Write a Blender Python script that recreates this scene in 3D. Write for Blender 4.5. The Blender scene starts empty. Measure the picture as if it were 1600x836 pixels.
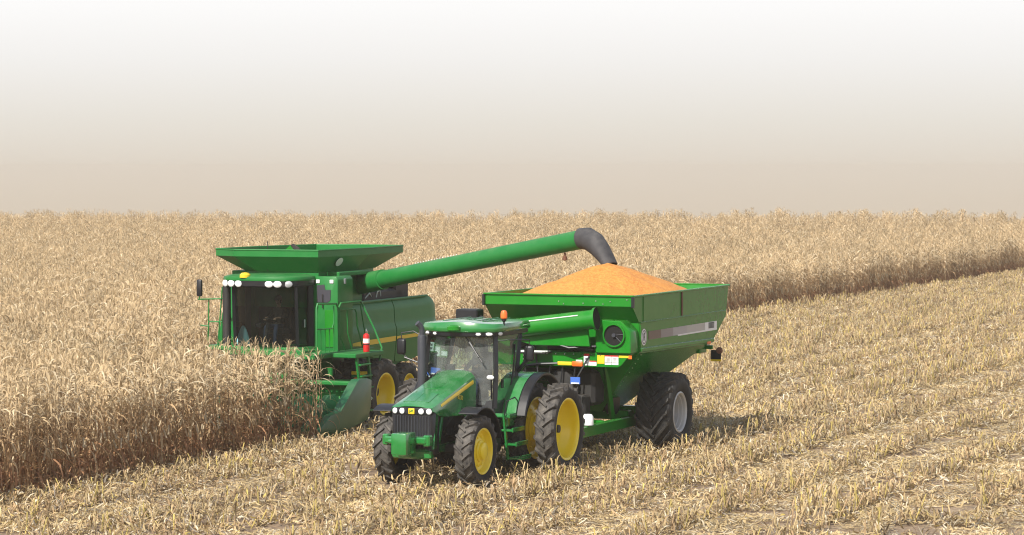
import bpy, bmesh, math, random
import numpy as np
from mathutils import Vector, Matrix, Euler, noise

random.seed(7); rng = np.random.default_rng(11)
SC = bpy.context.scene
COL = SC.collection
PI = math.pi
R = math.radians

# ------------------------------------------------------------------ layout of the field
TH = R(23.266); S, Cc = math.sin(TH), math.cos(TH)        # crop rows run away along (S, Cc)
CAM_H = 6.8
EDGE_NEAR, EDGE_FAR = -31.70, -40.75                       # lateral positions of the standing corn's two edges
ROW = 0.762
def W(u, v, z=0.0): return Vector((u*Cc + v*S, -u*S + v*Cc, z))
HEADING = math.atan2(-Cc, -S)                              # machines drive towards the camera along the rows

# ------------------------------------------------------------------ materials
def newmat(name):
    m = bpy.data.materials.new(name); m.use_nodes = True
    nt = m.node_tree; b = nt.nodes['Principled BSDF']; return m, nt, b

def N(nt, t, **kw):
    n = nt.nodes.new(t)
    for k, v in kw.items(): setattr(n, k, v)
    return n

def paint(name, col, rough=0.35, dust=0.25, dust_sheen_col=(0.36, 0.29, 0.2), metal=0.0, coat=0.3, scale=2.2, low=0.0, var=0.12, spec=0.5):
    """Machine paint: slight tone variation, settled dust on upward faces (mixed with painted sky sheen on tractor green), splashes of field dust."""
    m, nt, b = newmat(name); L = nt.links.new
    tc = N(nt, 'ShaderNodeTexCoord'); geo = N(nt, 'ShaderNodeNewGeometry')
    n1 = N(nt, 'ShaderNodeTexNoise'); n1.inputs['Scale'].default_value = scale; n1.inputs['Detail'].default_value = 8; n1.inputs['Roughness'].default_value = 0.65
    n2 = N(nt, 'ShaderNodeTexNoise'); n2.inputs['Scale'].default_value = 34; n2.inputs['Detail'].default_value = 4
    L(tc.outputs['Object'], n1.inputs['Vector']); L(tc.outputs['Object'], n2.inputs['Vector'])
    hv = N(nt, 'ShaderNodeHueSaturation'); hv.inputs['Color'].default_value = (*col, 1)
    mv = N(nt, 'ShaderNodeMapRange'); mv.inputs['To Min'].default_value = 1-var; mv.inputs['To Max'].default_value = 1+var
    L(n1.outputs['Fac'], mv.inputs['Value']); L(mv.outputs['Result'], hv.inputs['Value'])
    sx = N(nt, 'ShaderNodeSeparateXYZ'); L(geo.outputs['Normal'], sx.inputs['Vector'])
    up = N(nt, 'ShaderNodeMapRange'); up.inputs['From Min'].default_value = 0.25; up.inputs['From Max'].default_value = 0.95
    up.inputs['To Min'].default_value = 0.22; up.inputs['To Max'].default_value = 1.0
    L(sx.outputs['Z'], up.inputs['Value'])
    r1 = N(nt, 'ShaderNodeMapRange'); r1.inputs['From Min'].default_value = 0.35; r1.inputs['From Max'].default_value = 0.72; L(n1.outputs['Fac'], r1.inputs['Value'])
    r2 = N(nt, 'ShaderNodeMapRange'); r2.inputs['From Min'].default_value = 0.3; r2.inputs['From Max'].default_value = 0.75; L(n2.outputs['Fac'], r2.inputs['Value'])
    a = N(nt, 'ShaderNodeMath', operation='MULTIPLY_ADD'); L(r1.outputs[0], a.inputs[0]); a.inputs[1].default_value = 0.85
    a2 = N(nt, 'ShaderNodeMath', operation='MULTIPLY'); L(r2.outputs[0], a2.inputs[0]); a2.inputs[1].default_value = 0.15; L(a2.outputs[0], a.inputs[2])
    f = N(nt, 'ShaderNodeMath', operation='MULTIPLY'); L(a.outputs[0], f.inputs[0]); L(up.outputs[0], f.inputs[1])
    f2 = N(nt, 'ShaderNodeMath', operation='MULTIPLY_ADD', use_clamp=True); L(f.outputs[0], f2.inputs[0]); f2.inputs[1].default_value = dust*1.6; f2.inputs[2].default_value = low
    mx = N(nt, 'ShaderNodeMix', data_type='RGBA'); L(f2.outputs[0], mx.inputs[0]); L(hv.outputs['Color'], mx.inputs[6]); mx.inputs[7].default_value = (*dust_sheen_col, 1)
    L(mx.outputs[2], b.inputs['Base Color'])
    ro = N(nt, 'ShaderNodeMapRange'); ro.inputs['To Min'].default_value = rough; ro.inputs['To Max'].default_value = min(0.9, rough+0.4); L(f2.outputs[0], ro.inputs['Value']); L(ro.outputs[0], b.inputs['Roughness'])
    b.inputs['Specular IOR Level'].default_value = spec; b.inputs['Metallic'].default_value = metal; b.inputs['Coat Weight'].default_value = coat; b.inputs['Coat Roughness'].default_value = 0.12
    bp = N(nt, 'ShaderNodeBump'); bp.inputs['Strength'].default_value = 0.04; bp.inputs['Distance'].default_value = 0.05; L(n1.outputs['Fac'], bp.inputs['Height']); L(bp.outputs[0], b.inputs['Normal'])
    return m

def plain(name, col, rough=0.5, metal=0.0, emit=0):
    m, nt, b = newmat(name); b.inputs['Base Color'].default_value = (*col, 1); b.inputs['Roughness'].default_value = rough; b.inputs['Metallic'].default_value = metal
    n1 = N(nt, 'ShaderNodeTexNoise'); n1.inputs['Scale'].default_value = 14; n1.inputs['Detail'].default_value = 5
    mv = N(nt, 'ShaderNodeMapRange'); mv.inputs['To Min'].default_value = max(0.05, rough-0.12); mv.inputs['To Max'].default_value = min(1, rough+0.15)
    nt.links.new(n1.outputs['Fac'], mv.inputs['Value']); nt.links.new(mv.outputs[0], b.inputs['Roughness'])
    return m

def glass_mat(name, tint, dirt, dirtcol=(0.55, 0.58, 0.55), ior=1.5):
    m, nt, b = newmat(name); L = nt.links.new; nt.nodes.remove(b); out = nt.nodes['Material Output']
    tr = N(nt, 'ShaderNodeBsdfTransparent'); tr.inputs['Color'].default_value = (*tint, 1)
    gl = N(nt, 'ShaderNodeBsdfGlossy'); gl.inputs['Roughness'].default_value = 0.03
    fr = N(nt, 'ShaderNodeFresnel'); fr.inputs['IOR'].default_value = ior
    m1 = N(nt, 'ShaderNodeMixShader'); L(fr.outputs[0], m1.inputs[0]); L(tr.outputs[0], m1.inputs[1]); L(gl.outputs[0], m1.inputs[2])
    df = N(nt, 'ShaderNodeBsdfDiffuse'); df.inputs['Color'].default_value = (*dirtcol, 1)
    tc = N(nt, 'ShaderNodeTexCoord'); no = N(nt, 'ShaderNodeTexNoise'); no.inputs['Scale'].default_value = 3.0; no.inputs['Detail'].default_value = 6; L(tc.outputs['Object'], no.inputs['Vector'])
    mr = N(nt, 'ShaderNodeMapRange'); mr.inputs['From Min'].default_value = 0.3; mr.inputs['From Max'].default_value = 0.7; mr.inputs['To Min'].default_value = dirt*0.5; mr.inputs['To Max'].default_value = dirt*1.4; L(no.outputs['Fac'], mr.inputs['Value'])
    m2 = N(nt, 'ShaderNodeMixShader'); L(mr.outputs[0], m2.inputs[0]); L(m1.outputs[0], m2.inputs[1]); L(df.outputs[0], m2.inputs[2])
    L(m2.outputs[0], out.inputs['Surface']); return m

def rubber(name, base, dustc, lo, hi):
    m, nt, b = newmat(name); L = nt.links.new
    tc = N(nt, 'ShaderNodeTexCoord'); no = N(nt, 'ShaderNodeTexNoise'); no.inputs['Scale'].default_value = 7; no.inputs['Detail'].default_value = 9; no.inputs['Roughness'].default_value = 0.7; L(tc.outputs['Object'], no.inputs['Vector'])
    mr = N(nt, 'ShaderNodeMapRange'); mr.inputs['From Min'].default_value = 0.32; mr.inputs['From Max'].default_value = 0.7; mr.inputs['To Min'].default_value = lo; mr.inputs['To Max'].default_value = hi; L(no.outputs['Fac'], mr.inputs['Value'])
    at = N(nt, 'ShaderNodeAttribute', attribute_name='col')      # tread faces carry more ground-in dirt than sidewalls
    mu = N(nt, 'ShaderNodeMath', operation='MULTIPLY'); L(mr.outputs[0], mu.inputs[0]); L(at.outputs['Fac'], mu.inputs[1])
    mx = N(nt, 'ShaderNodeMix', data_type='RGBA'); L(mu.outputs[0], mx.inputs[0]); mx.inputs[6].default_value = (*base, 1); mx.inputs[7].default_value = (*dustc, 1)
    L(mx.outputs[2], b.inputs['Base Color']); b.inputs['Roughness'].default_value = 0.75; b.inputs['Specular IOR Level'].default_value = 0.35
    bp = N(nt, 'ShaderNodeBump'); bp.inputs['Strength'].default_value = 0.3; bp.inputs['Distance'].default_value = 0.01; L(no.outputs['Fac'], bp.inputs['Height']); L(bp.outputs[0], b.inputs['Normal'])
    return m

GREEN = (0.016, 0.205, 0.032)
MT = {
 'green':  paint('tractor_green', (0.006, 0.165, 0.026), 0.2, 0.17, (0.36, 0.48, 0.38), low=0.0, coat=1.0, var=0.1),  # pale green film: light dust plus sky reflection painted onto upward faces
 'cgreen': paint('combine_green', (0.007, 0.15, 0.026), 0.42, 0.16, (0.26, 0.32, 0.2), low=0.0, coat=0.0, spec=0.28),
 'kgreen': paint('cart_green', (0.005, 0.175, 0.010), 0.24, 0.12, (0.30, 0.32, 0.16), low=0.0, coat=0.05, spec=0.38),
 'poly':   paint('snout_green', (0.004, 0.092, 0.034), 0.36, 0.10, (0.36, 0.32, 0.2), low=0.0, coat=0.1),
 'yellow': paint('wheel_yellow', (0.86, 0.66, 0.008), 0.38, 0.2, (0.42, 0.30, 0.1), low=0.0),
 'ystripe': paint('stripe_yellow', (0.72, 0.50, 0.015), 0.4, 0.15),
 'black':  paint('black_plastic', (0.006, 0.007, 0.010), 0.4, 0.10, (0.16, 0.15, 0.14), coat=0.0),
 'dark':   paint('dark_metal', (0.012, 0.012, 0.012), 0.6, 0.35, (0.10, 0.085, 0.065), coat=0.0, low=0.0),
 'exh':    paint('exhaust_grey', (0.03, 0.034, 0.045), 0.45, 0.25, (0.16, 0.14, 0.12), coat=0.0),
 'spout':  paint('spout_rubber', (0.022, 0.022, 0.026), 0.7, 0.35, (0.17, 0.16, 0.15), coat=0.0, scale=3.5, low=0.02, var=0.3),
 'rimgrey': paint('rim_grey', (0.46, 0.46, 0.45), 0.4, 0.3, (0.3, 0.25, 0.18), metal=0.1),
 'white':  plain('white_decal', (0.78, 0.78, 0.76), 0.5),
 'pipe':   plain('pale_pipe', (0.62, 0.68, 0.62), 0.35),
 'lamp':   plain('lamp_lens', (0.78, 0.79, 0.8), 0.15),
 'lamp2':  plain('dusty_lamp_lens', (0.36, 0.37, 0.38), 0.3),
 'chrome': plain('chrome', (0.75, 0.76, 0.77), 0.2, 1.0),
 'red':    plain('red_paint', (0.55, 0.02, 0.02), 0.35),
 'orange': plain('orange_lens', (0.80, 0.14, 0.02), 0.3),
 'rust':   plain('rust_brown', (0.13, 0.055, 0.03), 0.7),
 'blue':   plain('blue_label', (0.05, 0.14, 0.5), 0.45),
 'silver': plain('silver_stripe', (0.42, 0.42, 0.41), 0.4, 0.3),
 'stripe_brown': plain('stripe_brown', (0.13, 0.085, 0.065), 0.45),
 'stripe_mid': plain('stripe_mid', (0.25, 0.22, 0.22), 0.45),
 'stripe_pale': plain('stripe_pale', (0.36, 0.35, 0.36), 0.4),
 'greydark': plain('grey_ink', (0.08, 0.085, 0.09), 0.6),
 'screen': plain('screen_grey', (0.035, 0.034, 0.045), 0.8),
 'hole_shade':   plain('hole_shade_black', (0.004, 0.004, 0.004), 1.0),
 'skin':   plain('skin', (0.45, 0.25, 0.17), 0.55),
 'shirt':  plain('shirt_dark', (0.05, 0.06, 0.075), 0.85),
 'shirt2': plain('shirt_brown', (0.10, 0.075, 0.06), 0.85),
 'denim':  plain('denim', (0.04, 0.06, 0.12), 0.85),
 'cap':    plain('cap_green', (0.02, 0.08, 0.03), 0.8),
 'hair':   plain('hair_brown', (0.05, 0.03, 0.02), 0.8),
 'seat':   plain('seat_black', (0.02, 0.02, 0.022), 0.8),
 'lblue':  plain('pale_blue_cloth', (0.28, 0.55, 0.60), 0.85),
 'glass_t': glass_mat('tractor_glass', (0.60, 0.72, 0.69), 0.13),
 'glass_s': glass_mat('tractor_side_glass', (0.55, 0.72, 0.66), 0.07),
 'glass_c': glass_mat('combine_glass', (0.36, 0.42, 0.41), 0.008, ior=1.28),
 'tyre':   rubber('tractor_tyre', (0.010, 0.010, 0.012), (0.155, 0.14, 0.12), 0.04, 0.8),
 'tyre_k': rubber('cart_tyre', (0.009, 0.010, 0.012), (0.12, 0.11, 0.095), 0.0, 0.42),
 'tyre_c': rubber('combine_tyre', (0.011, 0.011, 0.012), (0.16, 0.14, 0.115), 0.05, 0.8),
}

# ------------------------------------------------------------------ mesh helpers
class MB:
    def __init__(s): s.bm = bmesh.new(); s.mi = 0
    def _faces(s, fs):
        for f in fs: f.material_index = s.mi
    def poly(s, pts):
        f = s.bm.faces.new([s.bm.verts.new(p) for p in pts]); s._faces([f]); return s
    def box(s, c, d, bev=0.0, rot=None, seg=1):
        t = bmesh.new(); bmesh.ops.create_cube(t, size=1.0)
        bmesh.ops.scale(t, vec=d, verts=t.verts)
        if bev > 0: bmesh.ops.bevel(t, geom=t.edges[:], offset=bev, segments=seg, profile=0.5, affect='EDGES')
        M_ = Matrix.Translation(c)
        if rot is not None: M_ = M_ @ Euler(rot).to_matrix().to_4x4()
        bmesh.ops.transform(t, matrix=M_, verts=t.verts); return s._merge(t)
    def _merge(s, t):
        mp = {}
        for v in t.verts: mp[v] = s.bm.verts.new(v.co)
        for f in t.faces:
            try: g = s.bm.faces.new([mp[v] for v in f.verts]); g.material_index = s.mi
            except ValueError: pass
        t.free(); return s
    def prism(s, pts, axis, a, b, bev=0.0, seg=1):
        """extrude a 2D outline; axis 'y': pts are (x,z); 'x': (y,z); 'z': (x,y)"""
        t = bmesh.new()
        def P(p, w): return {'y': (p[0], w, p[1]), 'x': (w, p[0], p[1]), 'z': (p[0], p[1], w)}[axis]
        lo = [t.verts.new(P(p, a)) for p in pts]; hi = [t.verts.new(P(p, b)) for p in pts]
        t.faces.new(lo); t.faces.new(hi[::-1]); n = len(pts)
        for i in range(n): t.faces.new([lo[i], hi[i], hi[(i+1) % n], lo[(i+1) % n]])
        bmesh.ops.recalc_face_normals(t, faces=t.faces)
        if bev > 0: bmesh.ops.bevel(t, geom=t.edges[:], offset=bev, segments=seg, profile=0.5, affect='EDGES')
        return s._merge(t)
    def cyl(s, p0, p1, r0, r1=None, n=16, caps=True):
        r1 = r0 if r1 is None else r1
        return s.tube([p0, p1], [r0, r1], n, caps)
    def tube(s, pts, r, n=8, caps=True):
        pts = [Vector(p) for p in pts]; rs = r if isinstance(r, (list, tuple)) else [r]*len(pts)
        loops = []; up = None
        for i, p in enumerate(pts):
            a = pts[max(0, i-1)]; b = pts[min(len(pts)-1, i+1)]; d = (b-a).normalized()
            if up is None: up = Vector((0, 0, 1)) if abs(d.z) < 0.9 else Vector((1, 0, 0))
            x = d.cross(up).normalized(); y = x.cross(d).normalized(); up = y
            loops.append([s.bm.verts.new(p + (x*math.cos(2*PI*k/n) + y*math.sin(2*PI*k/n))*rs[i]) for k in range(n)])
        fs = []
        for i in range(len(loops)-1):
            for k in range(n): fs.append(s.bm.faces.new([loops[i][k], loops[i][(k+1) % n], loops[i+1][(k+1) % n], loops[i+1][k]]))
        if caps: fs.append(s.bm.faces.new(loops[0][::-1])); fs.append(s.bm.faces.new(loops[-1]))
        s._faces(fs); return s
    def lathe(s, prof, n=48, c=(0, 0, 0), axis='y'):
        """prof: (r, h) along the axis"""
        loops = []
        for r, h in prof:
            lp = []
            for k in range(n):
                a = 2*PI*k/n; q = (r*math.cos(a), h, r*math.sin(a)) if axis == 'y' else ((r*math.cos(a), r*math.sin(a), h) if axis == 'z' else (h, r*math.cos(a), r*math.sin(a)))
                lp.append(s.bm.verts.new((q[0]+c[0], q[1]+c[1], q[2]+c[2])))
            loops.append(lp)
        fs = []
        for i in range(len(loops)-1):
            for k in range(n): fs.append(s.bm.faces.new([loops[i][k], loops[i+1][k], loops[i+1][(k+1) % n], loops[i][(k+1) % n]]))
        s._faces(fs); return s
    def loft(s, secs, closed=True, caps=True):
        L = [[s.bm.verts.new(p) for p in sec] for sec in secs]; n = len(L[0]); fs = []
        for i in range(len(L)-1):
            for k in range(n if closed else n-1): fs.append(s.bm.faces.new([L[i][k], L[i][(k+1) % n], L[i+1][(k+1) % n], L[i+1][k]]))
        if caps: fs.append(s.bm.faces.new(L[0][::-1])); fs.append(s.bm.faces.new(L[-1]))
        s._faces(fs); return s
    def build(s, name, mats, parent=None, loc=(0, 0, 0), rot=(0, 0, 0), angle=35, recalc=True):
        bm = s.bm
        if recalc: bmesh.ops.recalc_face_normals(bm, faces=bm.faces)
        ca = R(angle)
        for f in bm.faces: f.smooth = True
        for e in bm.edges:
            if len(e.link_faces) != 2 or e.calc_face_angle(0) > ca: e.smooth = False
        me = bpy.data.meshes.new(name); bm.to_mesh(me); bm.free()
        for m in (mats if isinstance(mats, (list, tuple)) else [mats]): me.materials.append(MT[m] if isinstance(m, str) else m)
        o = bpy.data.objects.new(name, me); COL.objects.link(o)
        if parent: o.parent = parent
        o.location = loc; o.rotation_euler = rot; return o

def thing(name, label, cat, loc=(0, 0, 0), rz=0, group=None):
    o = bpy.data.objects.new(name, None); COL.objects.link(o); o.empty_display_size = 0.3
    o.location = loc; o.rotation_euler = (0, 0, rz); o['label'] = label; o['category'] = cat
    if group: o['group'] = group
    return o
def tag(o, **kw):
    for k, v in kw.items(): o[k] = v
    return o
def dup(o, loc=None, rot=None, parent=None):
    c = o.copy(); COL.objects.link(c); c.parent = parent or o.parent
    if loc is not None: c.location = loc
    if rot is not None: c.rotation_euler = rot
    for ch in list(o.children): dup(ch, parent=c)
    return c
def text_mesh(txt, size, name, mat, parent, loc, rot, ext=0.002):
    cu = bpy.data.curves.new(name, 'FONT'); cu.body = txt; cu.size = size; cu.extrude = ext; cu.align_x = 'CENTER'; cu.align_y = 'CENTER'
    t = bpy.data.objects.new(name, cu); COL.objects.link(t)
    dg = bpy.context.evaluated_depsgraph_get(); me = bpy.data.meshes.new_from_object(t.evaluated_get(dg))
    bpy.data.objects.remove(t); me.materials.clear(); me.materials.append(MT[mat])
    o = bpy.data.objects.new(name, me); COL.objects.link(o); o.parent = parent; o.location = loc; o.rotation_euler = rot; return o

def arc(r, a0, a1, n, cx=0, cz=0):
    return [(cx + r*math.cos(R(a0+(a1-a0)*i/n)), cz + r*math.sin(R(a0+(a1-a0)*i/n))) for i in range(n+1)]

# ------------------------------------------------------------------ wheels (axis along y, outer face towards +y)
def tyre_obj(name, Ro, Wd, rr, lug, nl, mat, parent, skew=42, lw=0.06, flat=0.0, bare=1.0):
    Rc = Ro - lug; h = Wd/2; b = MB()
    half = [(rr-0.01, h*0.70), (rr+0.015, h*0.80), (rr+(Rc-rr)*0.25, h*0.94), (rr+(Rc-rr)*0.5, h*0.995), (rr+(Rc-rr)*0.74, h*0.97), (Rc-0.055, h*0.89), (Rc-0.018, h*0.72), (Rc-0.004, h*0.36), (Rc, 0)]
    prof = half + [(r_, -y_) for r_, y_ in half[-2::-1]]
    b.lathe(prof, 72)
    def rc(y):
        ys = abs(y); pts = sorted([(yy, r_) for r_, yy in half[3:]])
        for (y0, r0), (y1, r1) in zip(pts, pts[1:]):
            if y0 <= ys <= y1: return r0 + (r1-r0)*(ys-y0)/(y1-y0+1e-9)
        return pts[-1][1]
    nb = len(b.bm.faces)
    sk = h*math.tan(R(skew))/Ro
    for s in (-1, 1):
        for k in range(nl):
            a0 = 2*PI*(k + (0.5 if s > 0 else 0))/nl; secs = []
            for t in (0.0, 0.35, 0.7, 0.93, 1.0):
                y = s*(0.03*Wd*(-1 if t == 0 else 1)*(1 if t == 0 else 0) + t*h*0.97); an = a0 + (t**0.85)*sk
                ri = rc(y) - 0.012; ro = (Ro - 0.018*t*t) if t < 0.97 else rc(y) + 0.012
                dw = lw/Ro*(0.9+0.35*t)
                q = []
                for da, rad in ((-0.62, ri), (-0.42, ro), (0.42, ro), (0.62, ri)):
                    q.append(((rad)*math.cos(an+da*dw), y, rad*math.sin(an+da*dw)))
                secs.append(q)
            b.loft(secs, closed=True, caps=True)
    bm = b.bm; bm.faces.ensure_lookup_table()
    o = b.build(name, mat, parent, angle=32)
    if flat > 0:                                       # the loaded tyre bulges and flattens where it stands
        for v in o.data.vertices: pass
    at = o.data.color_attributes.new('col', 'FLOAT_COLOR', 'POINT')
    for i, v in enumerate(o.data.vertices):
        r_ = math.hypot(v.co.x, v.co.z); k = min(1, max(0, (r_-(rr+0.35*(Rc-rr)))/(0.5*(Rc-rr)))); k = 0.10 + 0.90*k
        at.data[i].color = (k, k, k, 1)
    return o

def make_wheel(parent, Ro, Wd, rr, lug, nl, tmat, rmat, style, loc, flip, lw=0.06, skew=42):
    """wheel (rim) > tyre, hub"""
    h = Wd/2; b = MB()
    if style == 'deep':      # outer dual: deep barrel, small disc far inside
        b.lathe([(rr+0.035, h*0.66), (rr+0.045, h*0.83), (rr+0.02, h*0.87), (rr-0.012, h*0.80), (rr-0.035, h*0.60), (rr-0.03, h*0.35), (rr-0.05, -h*0.2), (rr-0.16, -h*0.75), (rr*0.5, -h*0.86), (rr*0.42, -h*0.9), (0.0, -h*0.9)], 64)
    elif style == 'ribbed':  # cart wheel with stepped barrel
        b.lathe([(rr+0.03, h*0.78), (rr+0.04, h*0.88), (rr+0.012, h*0.91), (rr-0.02, h*0.84), (rr-0.03, h*0.7), (rr-0.055, h*0.68), (rr-0.06, h*0.52), (rr-0.085, h*0.50), (rr-0.09, h*0.30), (rr-0.13, h*0.27), (rr*0.62, h*0.22), (rr*0.5, h*0.26), (0.0, h*0.26)], 64)
    else:                    # dished disc with planetary hub
        b.lathe([(rr+0.03, h*0.66), (rr+0.04, h*0.83), (rr+0.018, h*0.88), (rr-0.012, h*0.82), (rr-0.03, h*0.55), (rr-0.06, h*0.3), (rr-0.12, h*0.22), (rr*0.62, h*0.42), (rr*0.5, h*0.5), (rr*0.47, h*0.5), (0.0, h*0.5)], 64)
    w = b.build('wheel', rmat, parent, loc, (0, 0, PI if flip else 0))
    tyre_obj('tyre', Ro, Wd, rr, lug, nl, tmat, w, lw=lw, skew=skew)
    hb = MB()
    if style == 'hub':
        hb.lathe([(rr*0.5, h*0.5), (rr*0.5, h*0.62), (rr*0.42, h*0.72), (rr*0.40, h*0.98), (rr*0.36, h*1.04), (rr*0.12, h*1.06), (0.0, h*1.06)], 40)
        for k in range(10):
            a = 2*PI*k/10; hb.cyl((rr*0.66*math.cos(a), h*0.36, rr*0.66*math.sin(a)), (rr*0.66*math.cos(a), h*0.50, rr*0.66*math.sin(a)), 0.02, n=6)
    else:
        d = -h*0.9 if style == 'deep' else h*0.26
        hb.lathe([(rr*0.3, d), (rr*0.28, d+0.06), (0.1, d+0.1), (0, d+0.1)], 32)
        for k in range(10):
            a = 2*PI*k/10; hb.cyl((rr*0.4*math.cos(a), d, rr*0.4*math.sin(a)), (rr*0.4*math.cos(a), d+0.035, rr*0.4*math.sin(a)), 0.02, n=6)
    hb.build('hub', rmat, w)
    return w

# ------------------------------------------------------------------ people (one continuous skinned body)
def skin_mesh(nodes, edges, name, sub=2):
    me = bpy.data.meshes.new(name); me.from_pydata([n[0] for n in nodes], edges, [])
    o = bpy.data.objects.new(name, me); COL.objects.link(o)
    sk = o.modifiers.new('s', 'SKIN'); sk.use_smooth_shade = True
    for i, n in enumerate(nodes):
        r = n[1]; me.skin_vertices[0].data[i].radius = r if isinstance(r, tuple) else (r, r)
    me.skin_vertices[0].data[0].use_root = True
    sd = o.modifiers.new('d', 'SUBSURF'); sd.levels = sub; sd.render_levels = sub
    dg = bpy.context.evaluated_depsgraph_get(); out = bpy.data.meshes.new_from_object(o.evaluated_get(dg))
    bpy.data.objects.remove(o); bpy.data.meshes.remove(me); return out

def seated_person(label, loc, rz, shirt, trousers, hands=((0.42, -0.16, 0.44), (0.42, 0.16, 0.44)), cap='cap'):
    t = thing('person', label, 'person', loc, rz)          # origin at the hips on the seat; faces +x
    nd = [((0, 0, 0.10), 0.15), ((0.0, 0, 0.26), 0.135), ((-0.02, 0, 0.42), 0.15), ((-0.03, 0, 0.52), (0.13, 0.11)), ((-0.02, 0, 0.59), 0.058), ((0.0, 0, 0.66), 0.06)]
    ed = [(0, 1), (1, 2), (2, 3), (3, 4), (4, 5)]
    def add(p, r, frm): nd.append((p, r)); ed.append((frm, len(nd)-1)); return len(nd)-1
    h = add((0.025, 0, 0.74), (0.085, 0.098), 5); add((0.02, 0, 0.82), (0.07, 0.085), h)
    for s, hand in ((-1, hands[0]), (1, hands[1])):
        sh = add((-0.03, s*0.17, 0.50), 0.062, 3); hv = Vector(hand)
        el = add((0.10, s*0.27, 0.30), 0.046, sh); wr = add(tuple(hv - Vector((0.06, 0, -0.01))), 0.03, el); pm = add(tuple(hv), (0.02, 0.04), wr)
        for k, (dy, ln) in enumerate(((-0.03, .065), (-0.01, .075), (0.01, .07), (0.03, .055))):
            a = add((hv.x+0.04, hv.y+dy, hv.z-0.004), 0.0095, pm); b = add((hv.x+0.04+ln*.45, hv.y+dy, hv.z-0.03), 0.009, a); add((hv.x+0.03, hv.y+dy, hv.z-0.055), 0.008, b)
        th = add((hv.x-0.01, hv.y - s*0.045, hv.z-0.005), 0.011, pm); add((hv.x+0.03, hv.y - s*0.06, hv.z-0.025), 0.009, th)
        hp = add((0.06, s*0.10, 0.06), 0.095, 0); kn = add((0.46, s*0.15, 0.08), 0.066, hp); an = add((0.52, s*0.15, -0.34), 0.046, kn); add((0.66, s*0.16, -0.39), (0.045, 0.035), an)
    me = skin_mesh(nd, ed, 'person_body')
    for m in ('skin', shirt, trousers): me.materials.append(MT[m])
    for p in me.polygons:
        c = p.center; p.use_smooth = True
        if c.z > 0.585 or (c.x > 0.30 and c.z > 0.22): p.material_index = 0
        elif c.z > 0.13 and c.x < 0.34: p.material_index = 1
        else: p.material_index = 2
    bo = bpy.data.objects.new('body', me); COL.objects.link(bo); bo.parent = t
    f = MB(); f.tube([(0.105, 0, 0.77), (0.135, 0, 0.735), (0.11, 0, 0.725)], [0.008, 0.017, 0.012], 8); f.build('nose', 'skin', t)
    for s in (-1, 1):
        f = MB(); f.tube([(0.03, s*0.075, 0.78), (0.02, s*0.093, 0.75), (0.03, s*0.078, 0.715)], [0.008, 0.014, 0.006], 6); f.build('ear', 'skin', t)
        f = MB(); f.tube([(0.098, s*0.034, 0.765), (0.112, s*0.034, 0.765)], [0.012, 0.006], 8); f.build('eye', 'seat', t)
    f = MB(); f.tube([(0.105, -0.028, 0.693), (0.114, 0, 0.69), (0.105, 0.028, 0.693)], 0.006, 6); f.build('mouth', 'rust', t)
    hr = MB(); hr.lathe([(0.0, 0.92), (0.06, 0.905), (0.096, 0.855), (0.105, 0.80), (0.098, 0.79)], 24, (0.015, 0, -0.005), 'z'); hr.prism([(0.06, -0.07), (0.17, -0.06), (0.2, 0), (0.17, 0.06), (0.06, 0.07)], 'z', 0.785, 0.795)
    hr.build('cap', cap, t)
    h2 = MB(); h2.lathe([(0.098, 0.79), (0.1, 0.74), (0.08, 0.69)], 24, (-0.012, 0, 0), 'z'); h2.build('hair', 'hair', t)
    return t

# ================================================================== TRACTOR
TU, TV = -25.05, 56.87
trac = thing('tractor', 'green row-crop tractor with dual yellow rear wheels pulling the grain cart', 'tractor', W(TU, TV), HEADING)
WB = 2.95
# wheels
RW = make_wheel(trac, 1.03, 0.47, 0.665, 0.06, 21, 'tyre', 'yellow', 'deep', (0, 1.76, 1.00), False)
dup(RW, (0, -1.76, 1.00), (0, 0, PI))
RI = make_wheel(trac, 1.03, 0.47, 0.665, 0.06, 21, 'tyre', 'yellow', 'hub', (0, 1.02, 1.00), False)
dup(RI, (0, -1.02, 1.00), (0, 0, PI))
FW = make_wheel(trac, 0.775, 0.42, 0.47, 0.045, 19, 'tyre', 'yellow', 'hub', (WB, 1.02, 0.75), False, lw=0.055)
dup(FW, (WB, -0.90, 0.75), (0, 0, PI))
# axles, chassis, engine
b = MB(); b.cyl((0, -1.75, 1.0), (0, 1.75, 1.0), 0.09, n=20); b.box((0.1, 0, 1.0), (1.1, 0.8, 0.75), 0.08); b.box((1.2, 0, 0.95), (1.6, 0.55, 0.6), 0.06)
b.build('transmission', 'dark', trac)
b = MB(); b.box((WB, 0, 0.78), (0.28, 1.7, 0.2), 0.05); b.box((WB, 0, 0.8), (0.45, 0.5, 0.42), 0.06)
b.build('front_axle', 'dark', trac)
b = MB(); b.box((2.85, 0, 1.30), (1.75, 0.66, 0.9), 0.05)
for k in range(5): b.cyl((2.2+k*0.3, 0.34, 1.1+0.1*(k % 2)), (2.2+k*0.3, 0.42, 1.1+0.1*(k % 2)), 0.09, n=14)
b.tube([(2.1, 0.40, 1.5), (2.5, 0.46, 1.62), (3.0, 0.42, 1.5), (3.3, 0.38, 1.2)], 0.035)
b.tube([(2.2, 0.44, 1.2), (2.7, 0.46, 1.0), (3.2, 0.44, 1.1)], 0.025)
b.build('engine_block', 'dark', trac)
b = MB(); b.prism([(1.6, 0.72), (3.75, 0.72), (3.95, 0.62), (4.02, 0.66), (4.02, 0.86), (3.7, 0.95), (3.2, 0.9), (1.6, 0.95)], 'y', -0.36, 0.36, 0.02)
b.box((3.96, 0, 0.74), (0.18, 0.92, 0.18), 0.03)
b.build('front_frame', 'green', trac)
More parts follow.
